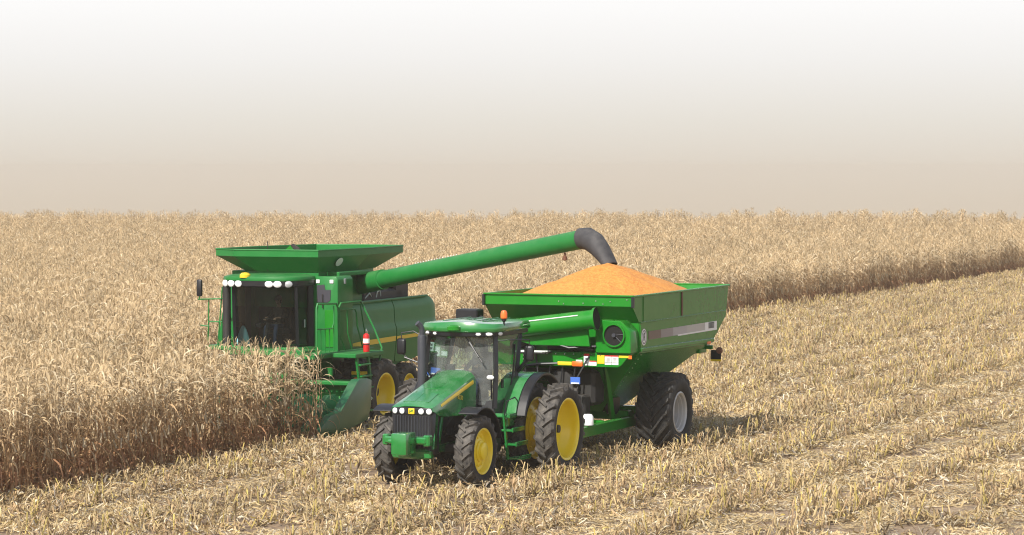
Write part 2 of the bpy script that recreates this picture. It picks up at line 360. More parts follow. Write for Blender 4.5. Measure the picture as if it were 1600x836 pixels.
# front weight and its bracket
b = MB(); b.box((4.55, 0.06, 1.02), (0.50, 0.36, 0.46), 0.035, seg=2); b.cyl((4.5, -0.30, 1.05), (4.5, -0.10, 1.05), 0.055, n=12)
b.build('front_weight', 'green', trac)
b = MB(); b.box((4.16, -0.02, 1.06), (0.34, 1.0, 0.15), 0.03); b.box((4.1, -0.1, 0.9), (0.22, 0.3, 0.42), 0.03); b.box((4.2, 0.46, 1.06), (0.2, 0.16, 0.24), 0.03); b.box((4.2, -0.5, 1.06), (0.2, 0.14, 0.24), 0.03)
b.build('weight_bracket', 'green', trac)
# hood
def hsec(x, w, zt, zs, zb):
    y = w
    pts = [(x, 0, zt), (x, y*0.42, zt-0.005), (x, y*0.74, zt-0.035), (x, y*0.94, zs), (x, y, zs-0.09), (x, y*1.0, zb)]
    return [(p[0], -p[1], p[2]) for p in pts[:0:-1]] + pts
secs = [hsec(4.00, 0.49, 1.765, 1.735, 1.66), hsec(3.95, 0.505, 1.80, 1.75, 1.64), hsec(3.72, 0.51, 1.875, 1.80, 1.55), hsec(3.3, 0.50, 2.0, 1.905, 1.50), hsec(2.8, 0.49, 2.13, 2.02, 1.48), hsec(2.3, 0.48, 2.26, 2.135, 1.46), hsec(1.9, 0.475, 2.36, 2.23, 1.45), hsec(1.72, 0.47, 2.385, 2.25, 1.45)]
b = MB(); b.loft(secs, closed=False, caps=False)
# raised centre panel and front facets pressed into the hood
hood = b.build('hood', 'green', trac, angle=22)
so = hood.modifiers.new('thick', 'SOLIDIFY'); so.thickness = 0.015; so.offset = -1
for (x0, x1, y0, y1) in ((3.30, 3.80, -0.30, -0.03), (3.30, 3.80, 0.03, 0.30), (2.62, 3.02, -0.17, 0.17)):
    def zt(x): 
        for a_, c_ in zip(secs, secs[1:]):
            xa, xc = a_[5][0], c_[5][0]
            if xc <= x <= xa: t_ = (xa-x)/(xa-xc); return a_[5][2]*(1-t_)+c_[5][2]*t_
        return 2
    b = MB(); n_ = 4
    P_ = [[(x0+(x1-x0)*i/n_, y, zt(x0+(x1-x0)*i/n_)+0.006-0.03*(abs(y)/0.3)**3*0.4) for y in (y0, (y0+y1)/2, y1)] for i in range(n_+1)]
    b.loft(P_, closed=False, caps=False); q = b.build('hood_panel', 'green', trac); q.modifiers.new('t', 'SOLIDIFY').thickness = 0.012
# yellow stripes along the hood shoulders
for s in (1, -1):
    b = MB(); P_ = []
    for x, th in ((3.60, 0.01), (3.3, 0.035), (2.8, 0.05), (2.3, 0.06), (1.86, 0.065)):
        w = 0.505; zs = None
        for a_, c_ in zip(secs, secs[1:]):
            xa, xc = a_[5][0], c_[5][0]
            if xc <= x <= xa: t_ = (xa-x)/(xa-xc); zs = a_[8][2]*(1-t_)+c_[8][2]*t_; w = a_[9][1]*(1-t_)+c_[9][1]*t_
        P_.append([(x, s*(w*0.97+0.010), zs-0.045), (x, s*(w+0.012), zs-0.09), (x, s*(w+0.012), zs-0.09-th*0.6)])
    b.loft(P_, closed=False, caps=False); q = b.build('hood_stripe', 'ystripe', trac, recalc=True); q.modifiers.new('t', 'SOLIDIFY').thickness = 0.004
# hood side panels (green struts and dark vents below the stripe)
for s in (1, -1):
    b = MB(); b.prism([(1.75, 1.5), (1.75, 2.12), (2.55, 1.96), (2.7, 1.75), (2.5, 1.5), (2.2, 1.35)], 'y', s*0.47, s*0.487, 0.0)
    b.build('side_panel', 'green', trac)
    b = MB(); b.prism([(3.72, 1.70), (3.86, 1.68), (3.98, 0.85), (3.84, 0.85)], 'y', s*0.44, s*0.50, 0.01)
    b.build('side_strut', 'green', trac); b = MB()
    b.prism([(3.36, 1.80), (3.44, 1.78), (3.74, 0.95), (3.62, 0.95)], 'y', s*0.44, s*0.49, 0.01)
    b.build('side_strut', 'green', trac)
    b = MB(); b.prism([(3.9, 0.95), (3.76, 1.72), (2.62, 1.90), (2.62, 1.55), (3.3, 1.2)], 'y', s*0.405, s*0.43)
    for k in range(9): b.box((3.05+k*0.07, s*0.437, 1.62), (0.02, 0.012, 0.26))
    b.build('side_screen', 'black', trac)
text_mesh('8330', 0.14, 'model_decal', 'ystripe', trac, (2.62, 0.505, 1.86), (PI/2, R(12), PI))
# grille
b = MB(); b.prism([(3.70, -0.5), (3.70, 0.5), (3.93, 0.5), (3.99, 0.42), (4.01, 0.0), (3.99, -0.42), (3.93, -0.5)], 'z', 0.74, 1.665, 0.012)
b.build('grille', 'black', trac)
for k in range(13):
    y = -0.40 + k*0.80/12; b = MB(); b.box((4.012-0.02*(abs(y)/0.42)**2, y, 1.19), (0.03, 0.016, 0.74), 0.004); b.build('grille_bar', 'exh', trac)
b = MB(); b.prism([(3.90, -0.49), (3.93, 0.49), (4.0, 0.44), (4.025, 0.0), (4.0, -0.44)], 'z', 1.585, 1.735, 0.01); b.build('light_panel', 'black', trac)
for y, xx in ((-0.40, 4.005), (-0.225, 4.025), (0.225, 4.025), (0.40, 4.005)):
    b = MB(); b.lathe([(0.070, -0.02), (0.072, 0.0), (0.06, 0.006)], 24, axis='x'); b.mi = 1; b.lathe([(0.06, 0.006), (0.045, 0.016), (0.02, 0.022), (0, 0.024)], 24, axis='x'); b.build('headlight', ['exh', 'lamp'], trac, (xx, y, 1.66), (0, 0, y*0.5))
# leaping-deer badge: yellow shield with a green deer
b = MB(); b.box((4.032, 0, 1.66), (0.02, 0.145, 0.125), 0.012, seg=2); bad = b.build('badge', 'ystripe', trac)
deer = [(-.052, .012), (-.03, .02), (-.012, .012), (.012, .024), (.02, .045), (.03, .03), (.045, .028), (.034, .014), (.024, .0), (.05, -.014), (.03, -.012), (.01, -.008), (-.012, -.004), (-.03, -.03), (-.05, -.042), (-.036, -.02), (-.04, -.002)]
b = MB(); b.prism([(p[0], 1.66+p[1]) for p in deer], 'x', 4.043, 4.047); b.build('deer_emblem', 'green', bad)
# front fenders
for s in (1, -1):
    b = MB(); outer = arc(0.93, 168, 62, 12, WB, 0.77); inner = arc(0.90, 168, 62, 12, WB, 0.77)
    b.prism(outer + inner[::-1], 'y', s*0.80, s*1.24, 0.008); b.tube([(WB-0.2, s*0.6, 1.35), (WB-0.25, s*0.9, 1.64)], 0.03)
    b.build('front_fender', 'black', trac)
# rear fenders: green inner arch and black outer extension
for s in (1, -1):
    b = MB(); o_ = arc(1.24, 172, -2, 18, 0, 1.02)[::-1]; i_ = arc(1.20, 172, -2, 18, 0, 1.02)[::-1]
    o_ = [p for p in o_ if p[1] > 1.30]; i_ = [p for p in i_ if p[1] > 1.30]
    b.prism(o_ + i_[::-1], 'y', s*0.60, s*1.20, 0.008)
    b.prism([(0.0, 1.3), (1.17, 1.3)] + o_[1:10], 'y', s*0.60, s*0.64)
    fe = b.build('rear_fender', 'green', trac)
    b = MB(); o2 = arc(1.238, 158, 16, 18, 0, 1.02); i2 = arc(1.17, 158, 16, 18, 0, 1.02)
    b.prism(o2 + i2[::-1], 'y', s*1.205, s*1.43, 0.02); b.build('fender_extension', 'black', fe)
# cab
cabx0, cabx1 = 0.02, 1.50
b = MB(); b.box((0.85, 0, 1.48), (1.35, 1.30, 0.25), 0.04); b.prism([(1.62, 1.38), (1.55, 1.72), (0.9, 1.68), (0.62, 1.42)], 'y', -0.86, 0.86, 0.02)
b.build('cab_base', 'black', trac)
ptl = {'a0': (1.58, 0.86, 1.55), 'a1': (1.40, 0.80, 3.20), 'c0': (0.60, 0.86, 1.55), 'c1': (0.0, 0.80, 3.20)}
for s in (1, -1):
    b = MB()
    for p, q, r_ in (('a0', 'a1', 0.062), ('c0', 'c1', 0.055)):
        P, Q = Vector(ptl[p]), Vector(ptl[q]); P.y *= s; Q.y *= s
        b.tube([P, (P+Q)/2+Vector((0.02, s*0.03, 0)), Q], r_, 4)
    b.build('cab_pillar', 'black', trac, angle=30)
    b = MB(); b.poly([(1.56, s*0.875, 1.66), (1.49, s*0.865, 2.4), (1.40, s*0.82, 3.17), (0.06, s*0.82, 3.17), (0.34, s*0.865, 2.3), (0.62, s*0.875, 1.66)])
    b.build('side_window', 'glass_s', trac)
    b = MB(); b.tube([(0.86, s*0.885, 1.70), (0.60, s*0.885, 2.3), (0.42, s*0.855, 2.9)], 0.022, 6); b.tube([(1.30, s*0.9, 2.02), (1.30, s*0.92, 2.16)], 0.02, 6); b.box((1.24, s*0.90, 2.08), (0.12, 0.03, 0.2), 0.01)
    b.build('door_frame', 'black', trac)
b = MB(); P_ = []
for i in range(7):
    t_ = i/6; z = 1.62 + t_*1.56; x = 1.66 - 0.17*t_ - 0.02*t_*t_
    P_.append([(x - 0.16*(y/0.84)**2, y*(1-0.06*t_), z) for y in (-0.84, -0.6, -0.3, 0, 0.3, 0.6, 0.84)])
b.loft(P_, closed=False, caps=False); b.build('windshield', 'glass_t', trac, recalc=False)
b = MB(); b.poly([(0.2, -0.8, 2.3), (0.2, 0.8, 2.3), (0.0, 0.78, 3.15), (0.0, -0.78, 3.15)]); b.build('rear_window', 'glass_s', trac)
b = MB(); b.tube([(1.56, 0.1, 3.19), (1.67, 0.52, 2.68)], 0.014, 6); b.tube([(1.60, 0.27, 3.0), (1.655, 0.60, 2.56)], 0.018, 6); b.build('wiper', 'black', trac)
# roof with light band
rp = [(-0.38, -0.80), (-0.30, -0.92), (0.4, -0.97), (1.30, -0.96), (1.62, -0.86), (1.80, -0.45), (1.84, 0), (1.80, 0.45), (1.62, 0.86), (1.30, 0.96), (0.4, 0.97), (-0.30, 0.92), (-0.38, 0.80)]
def ring(sc, z, cx=0.72): return [(cx+(x-cx)*sc, y*sc, z + 0.05*(1-abs(y)/1.0)*(1 if z > 3.36 else 0)) for x, y in rp]
b = MB(); b.loft([ring(0.97, 3.215), ring(1.0, 3.25), ring(1.0, 3.33), ring(0.965, 3.40), ring(0.80, 3.425), ring(0.4, 3.43)]); roof = b.build('roof', 'green', trac, angle=50)
b = MB()
for y in (-0.48, -0.2, 0.2, 0.48): b.box((0.6, y, 3.447), (1.5, 0.03, 0.02), 0.006)
b.build('roof_rib', 'green', roof)
b = MB(); b.loft([ring(0.90, 3.12), ring(0.955, 3.14), ring(0.96, 3.213)]); b.build('light_band', 'black', roof, angle=50)
for x, y, rz in ((1.63, -0.74, -0.6), (1.70, -0.52, -0.4), (1.70, 0.52, 0.4), (1.62, 0.75, 0.6), (1.36, 0.90, 1.3), (1.36, -0.90, -1.3)):
    b = MB(); b.lathe([(0.075, -0.06), (0.078, 0.0), (0.062, 0.008)], 20, axis='x'); b.mi = 1; b.lathe([(0.062, 0.008), (0.04, 0.018), (0, 0.022)], 20, axis='x'); o = b.build('work_light', ['exh', 'lamp'], trac, (x, y, 3.185), (0, 0, rz)); o.scale = (1, 1.2, 0.62)
b = MB(); b.lathe([(0.0, 0.1), (0.09, 0.09), (0.15, 0.05), (0.15, -0.03), (0.1, -0.05)], 24, axis='z'); o = b.build('gps_receiver', 'kgreen', trac, (1.86, 0.0, 3.30)); o.scale = (0.9, 1.0, 0.9)
b = MB(); b.lathe([(0.0, 0.24), (0.055, 0.225), (0.075, 0.17), (0.075, 0.07), (0.06, 0.05)], 24, axis='z'); b.mi = 1; b.lathe([(0.062, 0.05), (0.05, 0.0), (0.02, -0.02), (0.02, -0.16)], 16, axis='z')
b.build('beacon', ['orange', 'black'], trac, (1.22, 0.93, 3.46))
# mirrors
def mirror(name, par, loc, base, size=(0.08, 0.22, 0.36), mat='black', rz=0.15):
    b = MB(); b.box((0, 0, 0), size, 0.06, seg=3); m_ = b.build(name, mat, par, loc, (0, 0, rz))
    b = MB(); b.box((-size[0]/2-0.002, 0, 0), (0.006, size[1]*0.8, size[2]*0.8)); b.build('mirror_glass', 'chrome', m_)
    b = MB(); L_ = Vector(loc); B0 = Vector(base); top = Vector((B0.x, L_.y*0.6+B0.y*0.4, L_.z+0.34))
    b.tube([B0, top, L_ + Vector((0, 0, 0.30)), L_ + Vector((0, 0, 0.16))], 0.014, 6); b.build('mirror_arm', 'black', par); return m_
mirror('mirror', trac, (0.62, 1.28, 2.72), (1.42, 0.84, 3.02))
mirror('mirror', trac, (1.55, -1.42, 2.86), (1.42, -0.84, 3.02), rz=-0.15)
b = MB(); b.tube([(1.5, -0.84, 2.45), (1.55, -1.35, 2.62)], 0.02); b.tube([(1.5, -0.84, 2.2), (1.55, -1.38, 2.7)], 0.014); b.build('mirror_bracket', 'black', trac); b = MB(); b.tube([(0.35, 0.9, 2.30), (0.5, 1.2, 2.58), (0.6, 1.26, 2.62)], 0.05, 8); b.build('mirror_bracket', 'black', trac)
for y, x in ((-0.80, 1.72), (0.80, 1.68)):
    b = MB(); b.lathe([(0.07, -0.05), (0.085, 0.0), (0.06, 0.02), (0, 0.03)], 20, axis='x'); o = b.build('hood_side_light', 'lamp', trac, (x, y, 2.24)); o.scale = (1, 1.0, 0.62)
    b = MB(); b.tube([(x-0.05, 0, -0.0), (-0.1, 0, -0.25)] if False else [(x-0.06, y, 2.21), (x-0.1, y*0.98, 1.9), (x-0.15, y*0.95, 1.75)], 0.02, 6); b.build('light_stalk', 'black', trac)
# exhaust
b = MB(); b.lathe([(0.05, 1.55), (0.085, 1.62), (0.1, 2.0), (0.1, 3.08), (0.09, 3.14), (0.06, 3.16)], 24, (1.92, -0.74, 0), 'z')
b.tube([(1.92, -0.74, 3.12), (1.92, -0.74, 3.27), (1.94, -0.765, 3.35), (2.0, -0.82, 3.42)], [0.062, 0.062, 0.064, 0.066], 16); b.build('exhaust_stack', 'exh', trac)
# steps
b = MB()
for s_ in (0.0, 1.0):
    b.prism([(1.55-0.62*s_, 1.45), (1.62-0.62*s_, 1.45), (1.38-0.62*s_, 0.40), (1.30-0.62*s_, 0.40)], 'y', 1.06, 1.10)
for k in range(4):
    z = 1.38 - k*0.315; x = 1.24 - k*0.075; b.box((x, 1.06+0.05*k, z), (0.66, 0.30, 0.05), 0.01); b.box((x, 1.20+0.05*k, z+0.01), (0.66, 0.03, 0.10), 0.008)
b.box((1.18, 0.98, 1.40), (0.75, 0.4, 0.08), 0.02); b.box((1.1, 0.95, 1.25), (0.5, 0.25, 0.25), 0.03)
b.build('step_ladder', 'green', trac)
b = MB(); b.tube([(1.62, 1.12, 1.42), (1.62, 1.16, 1.72), (1.2, 1.18, 1.78), (0.98, 1.16, 1.68), (0.96, 1.14, 1.42)], 0.016); b.build('grab_rail', 'black', trac)
b = MB(); b.box((1.75, 0.72, 0.95), (0.75, 0.5, 0.75), 0.1, seg=2); b.box((1.3, -0.75, 0.95), (1.3, 0.5, 0.7), 0.1, seg=2); b.build('fuel_tank', 'black', trac)
# interior
b = MB(); b.box((0.52, 0, 1.92), (0.5, 0.52, 0.14), 0.05, seg=2); b.box((0.30, 0, 2.33), (0.14, 0.5, 0.75), 0.05, (0, -0.12, 0), 2); b.box((0.30, 0, 2.78), (0.1, 0.28, 0.18), 0.04, seg=2); b.box((0.5, 0, 1.72), (0.35, 0.35, 0.3), 0.03); b.box((0.62, -0.38, 2.1), (0.5, 0.14, 0.12), 0.03)
b.build('driver_seat', 'seat', trac)
b = MB(); b.box((1.32, 0, 1.88), (0.2, 0.3, 0.5), 0.04); b.lathe([(0.19, 0.0), (0.205, 0.012), (0.22, 0.0), (0.205, -0.012), (0.19, 0)], 28, axis='z')
for v in [v for v in b.bm.verts if abs(v.co.z) < 0.05]: v.co = Matrix.Rotation(-0.55, 4, 'Y') @ v.co + Vector((1.08, 0, 2.23))
b.tube([(1.08, 0, 2.23), (1.28, 0, 2.0)], 0.025); b.box((0.95, -0.50, 2.35), (0.05, 0.25, 0.2), 0.01); b.build('steering_console', 'seat', trac)
M_t = Matrix.Translation(W(TU, TV)) @ Matrix.Rotation(HEADING, 4, 'Z')
seated_person('seated driver in dark shirt at the wheel inside the tractor cab', M_t @ Vector((0.52, 0.0, 2.0)), HEADING, 'shirt', 'denim')
# rear hitch
b = MB(); b.box((-0.9, 0, 0.52), (0.9, 0.14, 0.08), 0.02); b.box((-0.62, 0, 0.8), (0.3, 0.7, 0.5), 0.05)
for s in (1, -1): b.tube([(-0.5, s*0.4, 0.75), (-1.0, s*0.45, 0.62)], 0.05); b.tube([(-0.5, s*0.35, 1.5), (-0.85, s*0.42, 1.2), (-0.95, s*0.45, 0.66)], 0.03)
b.build('rear_hitch', 'dark', trac)
b = MB()
for k in range(4): b.tube([(-0.45, -0.2+k*0.13, 1.55), (-0.9, -0.2+k*0.12, 1.75-0.1*k), (-1.5, -0.1+k*0.06, 1.25), (-2.2, -0.1+k*0.05, 1.0)], 0.018, 6)
b.build('hydraulic_hose', 'black', trac)
b = MB(); b.tube([(-0.35, 0.7, 2.35), (-0.5, 1.0, 2.40), (-0.62, 1.45, 2.42)], 0.03); ar = b.build('signal_arm', 'black', trac)
b = MB(); b.box((-0.64, 1.62, 2.42), (0.05, 0.36, 0.085), 0.015); b.mi = 1; b.box((-0.64, 1.93, 2.42), (0.07, 0.26, 0.12), 0.03, seg=2); b.build('signal_lamp', ['ystripe', 'orange'], ar)

# ================================================================== GRAIN CART
KU, KV = -24.63, 62.69
cart = thing('grain_cart', 'bright green grain cart heaped with orange corn behind the tractor', 'grain cart', W(KU, KV), HEADING)
M_k = Matrix.Translation(W(KU, KV)) @ Matrix.Rotation(HEADING, 4, 'Z')
KW = make_wheel(cart, 0.97, 0.92, 0.46, 0.065, 20, 'tyre_k', 'rimgrey', 'ribbed', (0, 1.70, 0.93), False, lw=0.085, skew=52)
dup(KW, (0, -1.70, 0.93), (0, 0, PI))
XF, XR, HY = 2.67, -4.26, 1.88
# box shell: front, rear and two sides
side = [(XF, 3.84), (XF, 3.60), (2.20, 3.19), (2.20, 2.48), (-2.95, 2.42), (-4.08, 3.08), (XR, 3.84)]
for s in (1, -1):
    b = MB(); b.prism(side, 'y', s*HY, s*(HY-0.03)); sd_ = b.build('side_panel', 'kgreen', cart)
    b = MB(); b.box(((2.2-4.0)/2, s*(HY+0.012), 3.20), (6.15, 0.03, 0.035), 0.008); b.box((-0.42, s*(HY+0.02), 2.53), (5.25, 0.06, 0.10), 0.015, (0, R(-0.6), 0)); b.box(((XF+XR)/2, s*(HY+0.012), 3.835), (XF-XR, 0.075, 0.05), 0.012)
    b.box((1.95, s*(HY+0.008), 3.52), (0.02, 0.016, 0.60)); b.box((2.15, s*(HY+0.008), 2.85), (0.02, 0.016, 0.62))
    b.build('side_rail', 'kgreen', sd_)
    b = MB(); b.box((-0.72, s*(HY+0.012), 3.52), (0.07, 0.024, 0.58)); b.build('rust_strap', 'rust', sd_)
    if s > 0:
        y = HY+0.004
        for xa, xb, m in ((1.60, 0.75, 'stripe_brown'), (0.75, -0.1, 'stripe_mid'), (-0.1, -1.1, 'stripe_pale'), (-1.1, -2.45, 'silver'), (-2.45, -3.35, 'white')):
            b = MB(); b.box(((xa+xb)/2, y, 2.87), (abs(xa-xb), 0.006, 0.20)); b.build('stripe_decal', m, sd_)
        b = MB(); b.box((-1.9, y+0.001, 2.765), (2.9, 0.008, 0.035)); b.build('stripe_decal', 'white', sd_)
        b = MB(); b.box((-2.92, y+0.004, 2.885), (0.42, 0.008, 0.15)); 
        b.mi = 1
        for k in range(4): b.box((-2.78-k*0.095, y+0.009, 2.885), (0.02, 0.004, 0.10))
        b.build('number_decal', ['greydark', 'silver'], sd_)
        b = MB(); b.lathe([(0.0, 0.004), (0.175, 0.004), (0.18, 0)], 32); b.mi = 1; b.lathe([(0.125, 0.006), (0.15, 0.006)], 32); b.box((0.035, 0.007, 0), (0.03, 0.004, 0.15)); b.box((-0.035, 0.007, 0), (0.03, 0.004, 0.15)); b.box((0, 0.007, 0.0), (0.07, 0.004, 0.03)); b.box((0, 0.007, 0.075), (0.09, 0.004, 0.025), 0, (0, 0.3, 0))
        o = b.build('round_logo', ['white', 'greydark'], sd_, (1.90, HY+0.002, 2.85)); o.scale = (1, 1, 1.1)
b = MB(); b.prism([(-HY+0.032, 3.84), (HY-0.032, 3.84), (HY-0.032, 3.60), (-HY+0.032, 3.60)], 'x', XF-0.03, XF)
b.loft([[(XF-0.03, -HY+.032, 3.60), (XF-0.03, HY-.032, 3.60), (XF, HY-.032, 3.60), (XF, -HY+.032, 3.60)], [(2.18, -HY+.032, 3.19), (2.18, HY-.032, 3.19), (2.21, HY-.032, 3.19), (2.21, -HY+.032, 3.19)]])
b.prism([(-HY+0.032, 3.19), (HY-0.032, 3.19), (HY-0.032, 2.45), (-HY+0.032, 2.45)], 'x', 2.18, 2.21)
b.box((XF, 0, 3.845), (0.08, 2*HY+0.06, 0.045), 0.012)
fp = b.build('front_panel', 'kgreen', cart)
b = MB()
for k in range(7):
    y = 1.75 - [0.0, 0.42, 0.6, 0.78, 1.1, 1.6, 1.72][k]; z = 3.76 - [0, 0.05, 0.11, 0.04, 0.1, 0.12, 0.06][k]
    if k == 0: b.cyl((0, 0, 0), (0.018, 0, 0), 0.014, n=8); bolt = b.build('bolt', 'chrome', fp, (XF, y, z))
    else: dup(bolt, (XF, y, z))
for s in (1, -1): b = MB(); b.box((XF+0.02, s*1.90, 3.70), (0.09, 0.06, 0.26), 0.01); b.build('corner_bracket', 'black', cart)
b = MB(); yy = HY-0.032
b.loft([[(XR, -yy, 3.84), (XR, yy, 3.84), (XR+0.03, yy, 3.84), (XR+0.03, -yy, 3.84)], [(-4.08, -yy, 3.08), (-4.08, yy, 3.08), (-4.05, yy, 3.08), (-4.05, -yy, 3.08)], [(-2.95, -yy, 2.40), (-2.95, yy, 2.40), (-2.92, yy, 2.42), (-2.92, -yy, 2.42)]])
b.box((XR, 0, 3.845), (0.08, 2*HY+0.06, 0.045), 0.012); b.build('rear_panel', 'kgreen', cart)
# hopper below the rails
b = MB(); b.loft([[(2.18, -1.83, 2.46), (2.18, 1.83, 2.46), (-2.9, 1.83, 2.42), (-2.9, -1.83, 2.42)], [(0.85, -0.4, 0.95), (0.85, 0.4, 0.95), (-0.4, 0.4, 0.95), (-0.4, -0.4, 0.95)]])
hop = b.build('hopper', 'kgreen', cart)
b = MB()
for k in range(14):
    t_ = k/13; p = Vector((2.0-1.25*t_, 1.835-1.42*t_, 2.44-1.48*t_)); dup(bolt, p, (0, 0, PI/2), parent=hop)
b.bm.free()
b = MB(); b.lathe([(0.0, 0.1), (0.26, 0.1), (0.26, -0.1), (0, -0.1)], 24, (0.7, 0.62, 1.15), 'y'); b.build('sump_cover', 'black', cart)
# vertical auger housing with its round mouth at the front left corner
b = MB(); b.prism([(0.98, 2.50), (1.86, 2.50), (1.86, 3.02), (1.62, 3.26), (0.98, 3.28)], 'x', 2.222, 2.74, 0.02)
ah = b.build('auger_housing', 'kgreen', cart)
b = MB(); b.lathe([(0.243, 0.0), (0.275, 0.0), (0.275, 0.06), (0.243, 0.06), (0.243, 0)], 36, (2.742, 1.46, 2.93), 'x'); b.build('mouth_ring', 'kgreen', ah)
b = MB(); b.lathe([(0.0, 0.0), (0.242, 0.0), (0.242, 0.012), (0, 0.012)], 36, (2.742, 1.46, 2.93), 'x'); b.build('mouth', 'hole_shade', ah)  # flat black disc: the shade inside the opening is painted on
b = MB(); b.lathe([(0.045, 0), (0.045, 0.06), (0, 0.06)], 16, (2.75, 1.46, 2.93), 'x')
for a in (0.1, -0.75): b.tube([(2.765, 1.46, 2.93), (2.765, 1.46+0.235*math.cos(a), 2.93+0.235*math.sin(a))], 0.009, 6)
b.build('auger_shaft', 'exh', ah)
# folded unloading auger lying across the front
A0, A1 = Vector((3.02, 1.14, 3.32)), Vector((3.02, -1.35, 3.00)); d = (A1-A0).normalized()
b = MB(); b.tube([A0, A0+d*0.06, A0+d*0.061, A1], [0.27, 0.27, 0.225, 0.225], 32, caps=False); b.tube([A0+d*0.05, A0+d*0.3], 0.21, 32)
fa = b.build('folding_auger', 'kgreen', cart)
b = MB(); b.tube([A0+d*0.035, A0+d*0.045], 0.262, 32); b.build('bore_shade', 'hole_shade', fa)  # black cap painted as the dark inside of the open tube end
off = Vector((0.19, 0, 0.135))
b = MB(); b.tube([A0+d*0.42+off, A1+off], 0.014, 8); b.build('highlight_rod', 'pipe', fa)  # thin pale rod stands in for a highlight painted along the tube
b = MB(); b.prism([(0.86, 3.10), (0.92, 2.66), (-0.55, 2.66), (-1.15, 2.83), (-1.15, 2.98)], 'x', 2.86, 2.96, 0.015); b.build('auger_brace', 'kgreen', fa)
b = MB(); b.tube([A1, A1+Vector((0, -0.3, 0.05)), A1+Vector((0, -0.62, 0.22))], [0.2, 0.19, 0.17], 20); b.build('flex_spout', 'black', fa)
b = MB(); b.box((3.02, -2.12, 3.36), (0.42, 0.56, 0.26), 0.03); b.build('spout_box', 'black', fa)
# front platform plate with decals
b = MB(); b.prism([(-1.6, 2.17), (-1.6, 2.50), (1.84, 2.50), (1.60, 2.22), (1.52, 2.17)], 'x', 2.62, 2.66, 0.006); b.box((2.44, 0.1, 2.485), (0.42, 3.4, 0.035), 0.006)
pl = b.build('platform', 'kgreen', cart)
b = MB()
for k in range(14):
    dup(bolt, (2.66, -1.4+k*0.225, 2.455), parent=pl)
for y, z in ((-0.88, 2.40), (-0.88, 2.31), (0.62, 2.36), (0.62, 2.27)): dup(bolt, (2.66, y, z), parent=pl)
b.bm.free()
def decal(y0, y1, z0, z1, m, x=2.662, par=pl, name='warning_decal'):
    b = MB(); b.box((x+0.003, (y0+y1)/2, (z0+z1)/2), (0.004, y1-y0, z1-z0)); return b.build(name, m, par)
decal(0.46, 0.62, 2.215, 2.325, 'white')
decal(0.66, 0.80, 2.20, 2.42, 'white'); decal(0.802, 0.98, 2.20, 2.285, 'white'); decal(0.66, 0.80, 2.424, 2.475, 'red'); decal(0.802, 0.98, 2.288, 2.312, 'red')
decal(0.70, 0.75, 2.33, 2.38, 'greydark', 2.667); decal(0.70, 0.75, 2.24, 2.29, 'greydark', 2.667)
decal(1.0, 1.18, 2.25, 2.45, 'ystripe'); decal(1.19, 1.355, 2.23, 2.42, 'white'); decal(1.365, 1.53, 2.23, 2.42, 'white'); decal(1.19, 1.53, 2.423, 2.45, 'red'); decal(1.195, 1.52, 2.275, 2.285, 'greydark', 2.667)
for y_ in (1.23, 1.40):
    for k in range(4): decal(y_, y_+0.09, 2.30+k*0.026, 2.308+k*0.026, 'greydark', 2.667)
decal(1.54, 1.80, 2.40, 2.45, 'ystripe', 2.663, pl, 'reflector'); decal(1.80, 1.88, 2.38, 2.46, 'orange', 2.70, pl, 'reflector')
for k in range(4):
    b = MB(); b.box((2.78+0.11*k-0.06, -0.53-0.02*k, 2.515+0.0*k), (0.035, 0.72, 0.03), 0.006); b.build('step_slat', 'pipe', pl)
b = MB(); b.box((2.86, -0.53, 2.485), (0.5, 0.76, 0.02), 0.004); b.build('step_frame', 'dark', pl)
b = MB(); b.tube([(2.7, -0.95, 2.95), (2.9, -0.2, 2.76), (2.95, 0.4, 2.62), (2.75, 1.0, 2.66)], 0.03); b.tube([(2.72, -0.95, 2.9), (2.8, -0.1, 2.68), (2.8, 0.6, 2.58), (2.6, 0.9, 2.55)], 0.022); b.tube([(2.66, -0.6, 2.9), (2.7, -0.55, 2.5), (2.7, -0.5, 2.0), (2.9, -0.3, 1.4)], 0.02)
b.build('hydraulic_hose', 'black', cart)
b = MB(); b.box((2.5, 0.25, 2.60), (0.24, 1.1, 0.14), 0.03); b.box((2.4, -1.05, 2.80), (0.3, 0.5, 0.5), 0.04); b.build('valve_bank', 'dark', cart)
b = MB(); b.box((2.56, -0.78, 2.85), (0.06, 0.2, 0.34), 0.02); b.build('rust_bracket', 'rust', cart)
b = MB(); b.box((2.58, -1.10, 2.88), (0.02, 0.20, 0.13)); b.build('white_plate', 'silver', cart)
# chassis
b = MB()
for s in (1, -1):
    b.box((1.15, s*0.95, 0.70), (5.0, 0.16, 0.26), 0.02); b.tube([(3.6, s*0.92, 0.72), (5.0, s*0.12, 0.62)], 0.10, 4)
    b.tube([(0.9, s*0.70, 0.8), (1.95, s*0.9, 2.3)], 0.075, 4)
b.box((3.62, 0, 0.72), (0.16, 1.9, 0.22), 0.02); b.box((2.0, 0, 0.75), (0.16, 1.8, 0.2), 0.02); b.cyl((0, -1.6, 0.93), (0, 1.6, 0.93), 0.11, n=16); b.box((-0.3, 0, 0.85), (1.6, 1.9, 0.22), 0.02); b.box((5.0, 0, 0.58), (0.5, 0.26, 0.16), 0.02)
b.build('chassis', 'kgreen', cart)
b = MB(); b.cyl((2.9, 0.2, 0.95), (4.4, 0.1, 0.85), 0.045, n=10); b.build('drive_shaft', 'dark', cart)
b = MB(); b.lathe([(0.05, 0), (0.13, 0.01), (0.13, 0.2), (0.09, 0.26), (0, 0.26)], 20, axis='z'); b.tube([(0, 0, 0.1), (0.25, -0.1, 0.12), (0.5, -0.28, 0.1)], 0.04, 8); b.build('hose_canister', 'white', cart, (3.2, 0.98, 0.84))
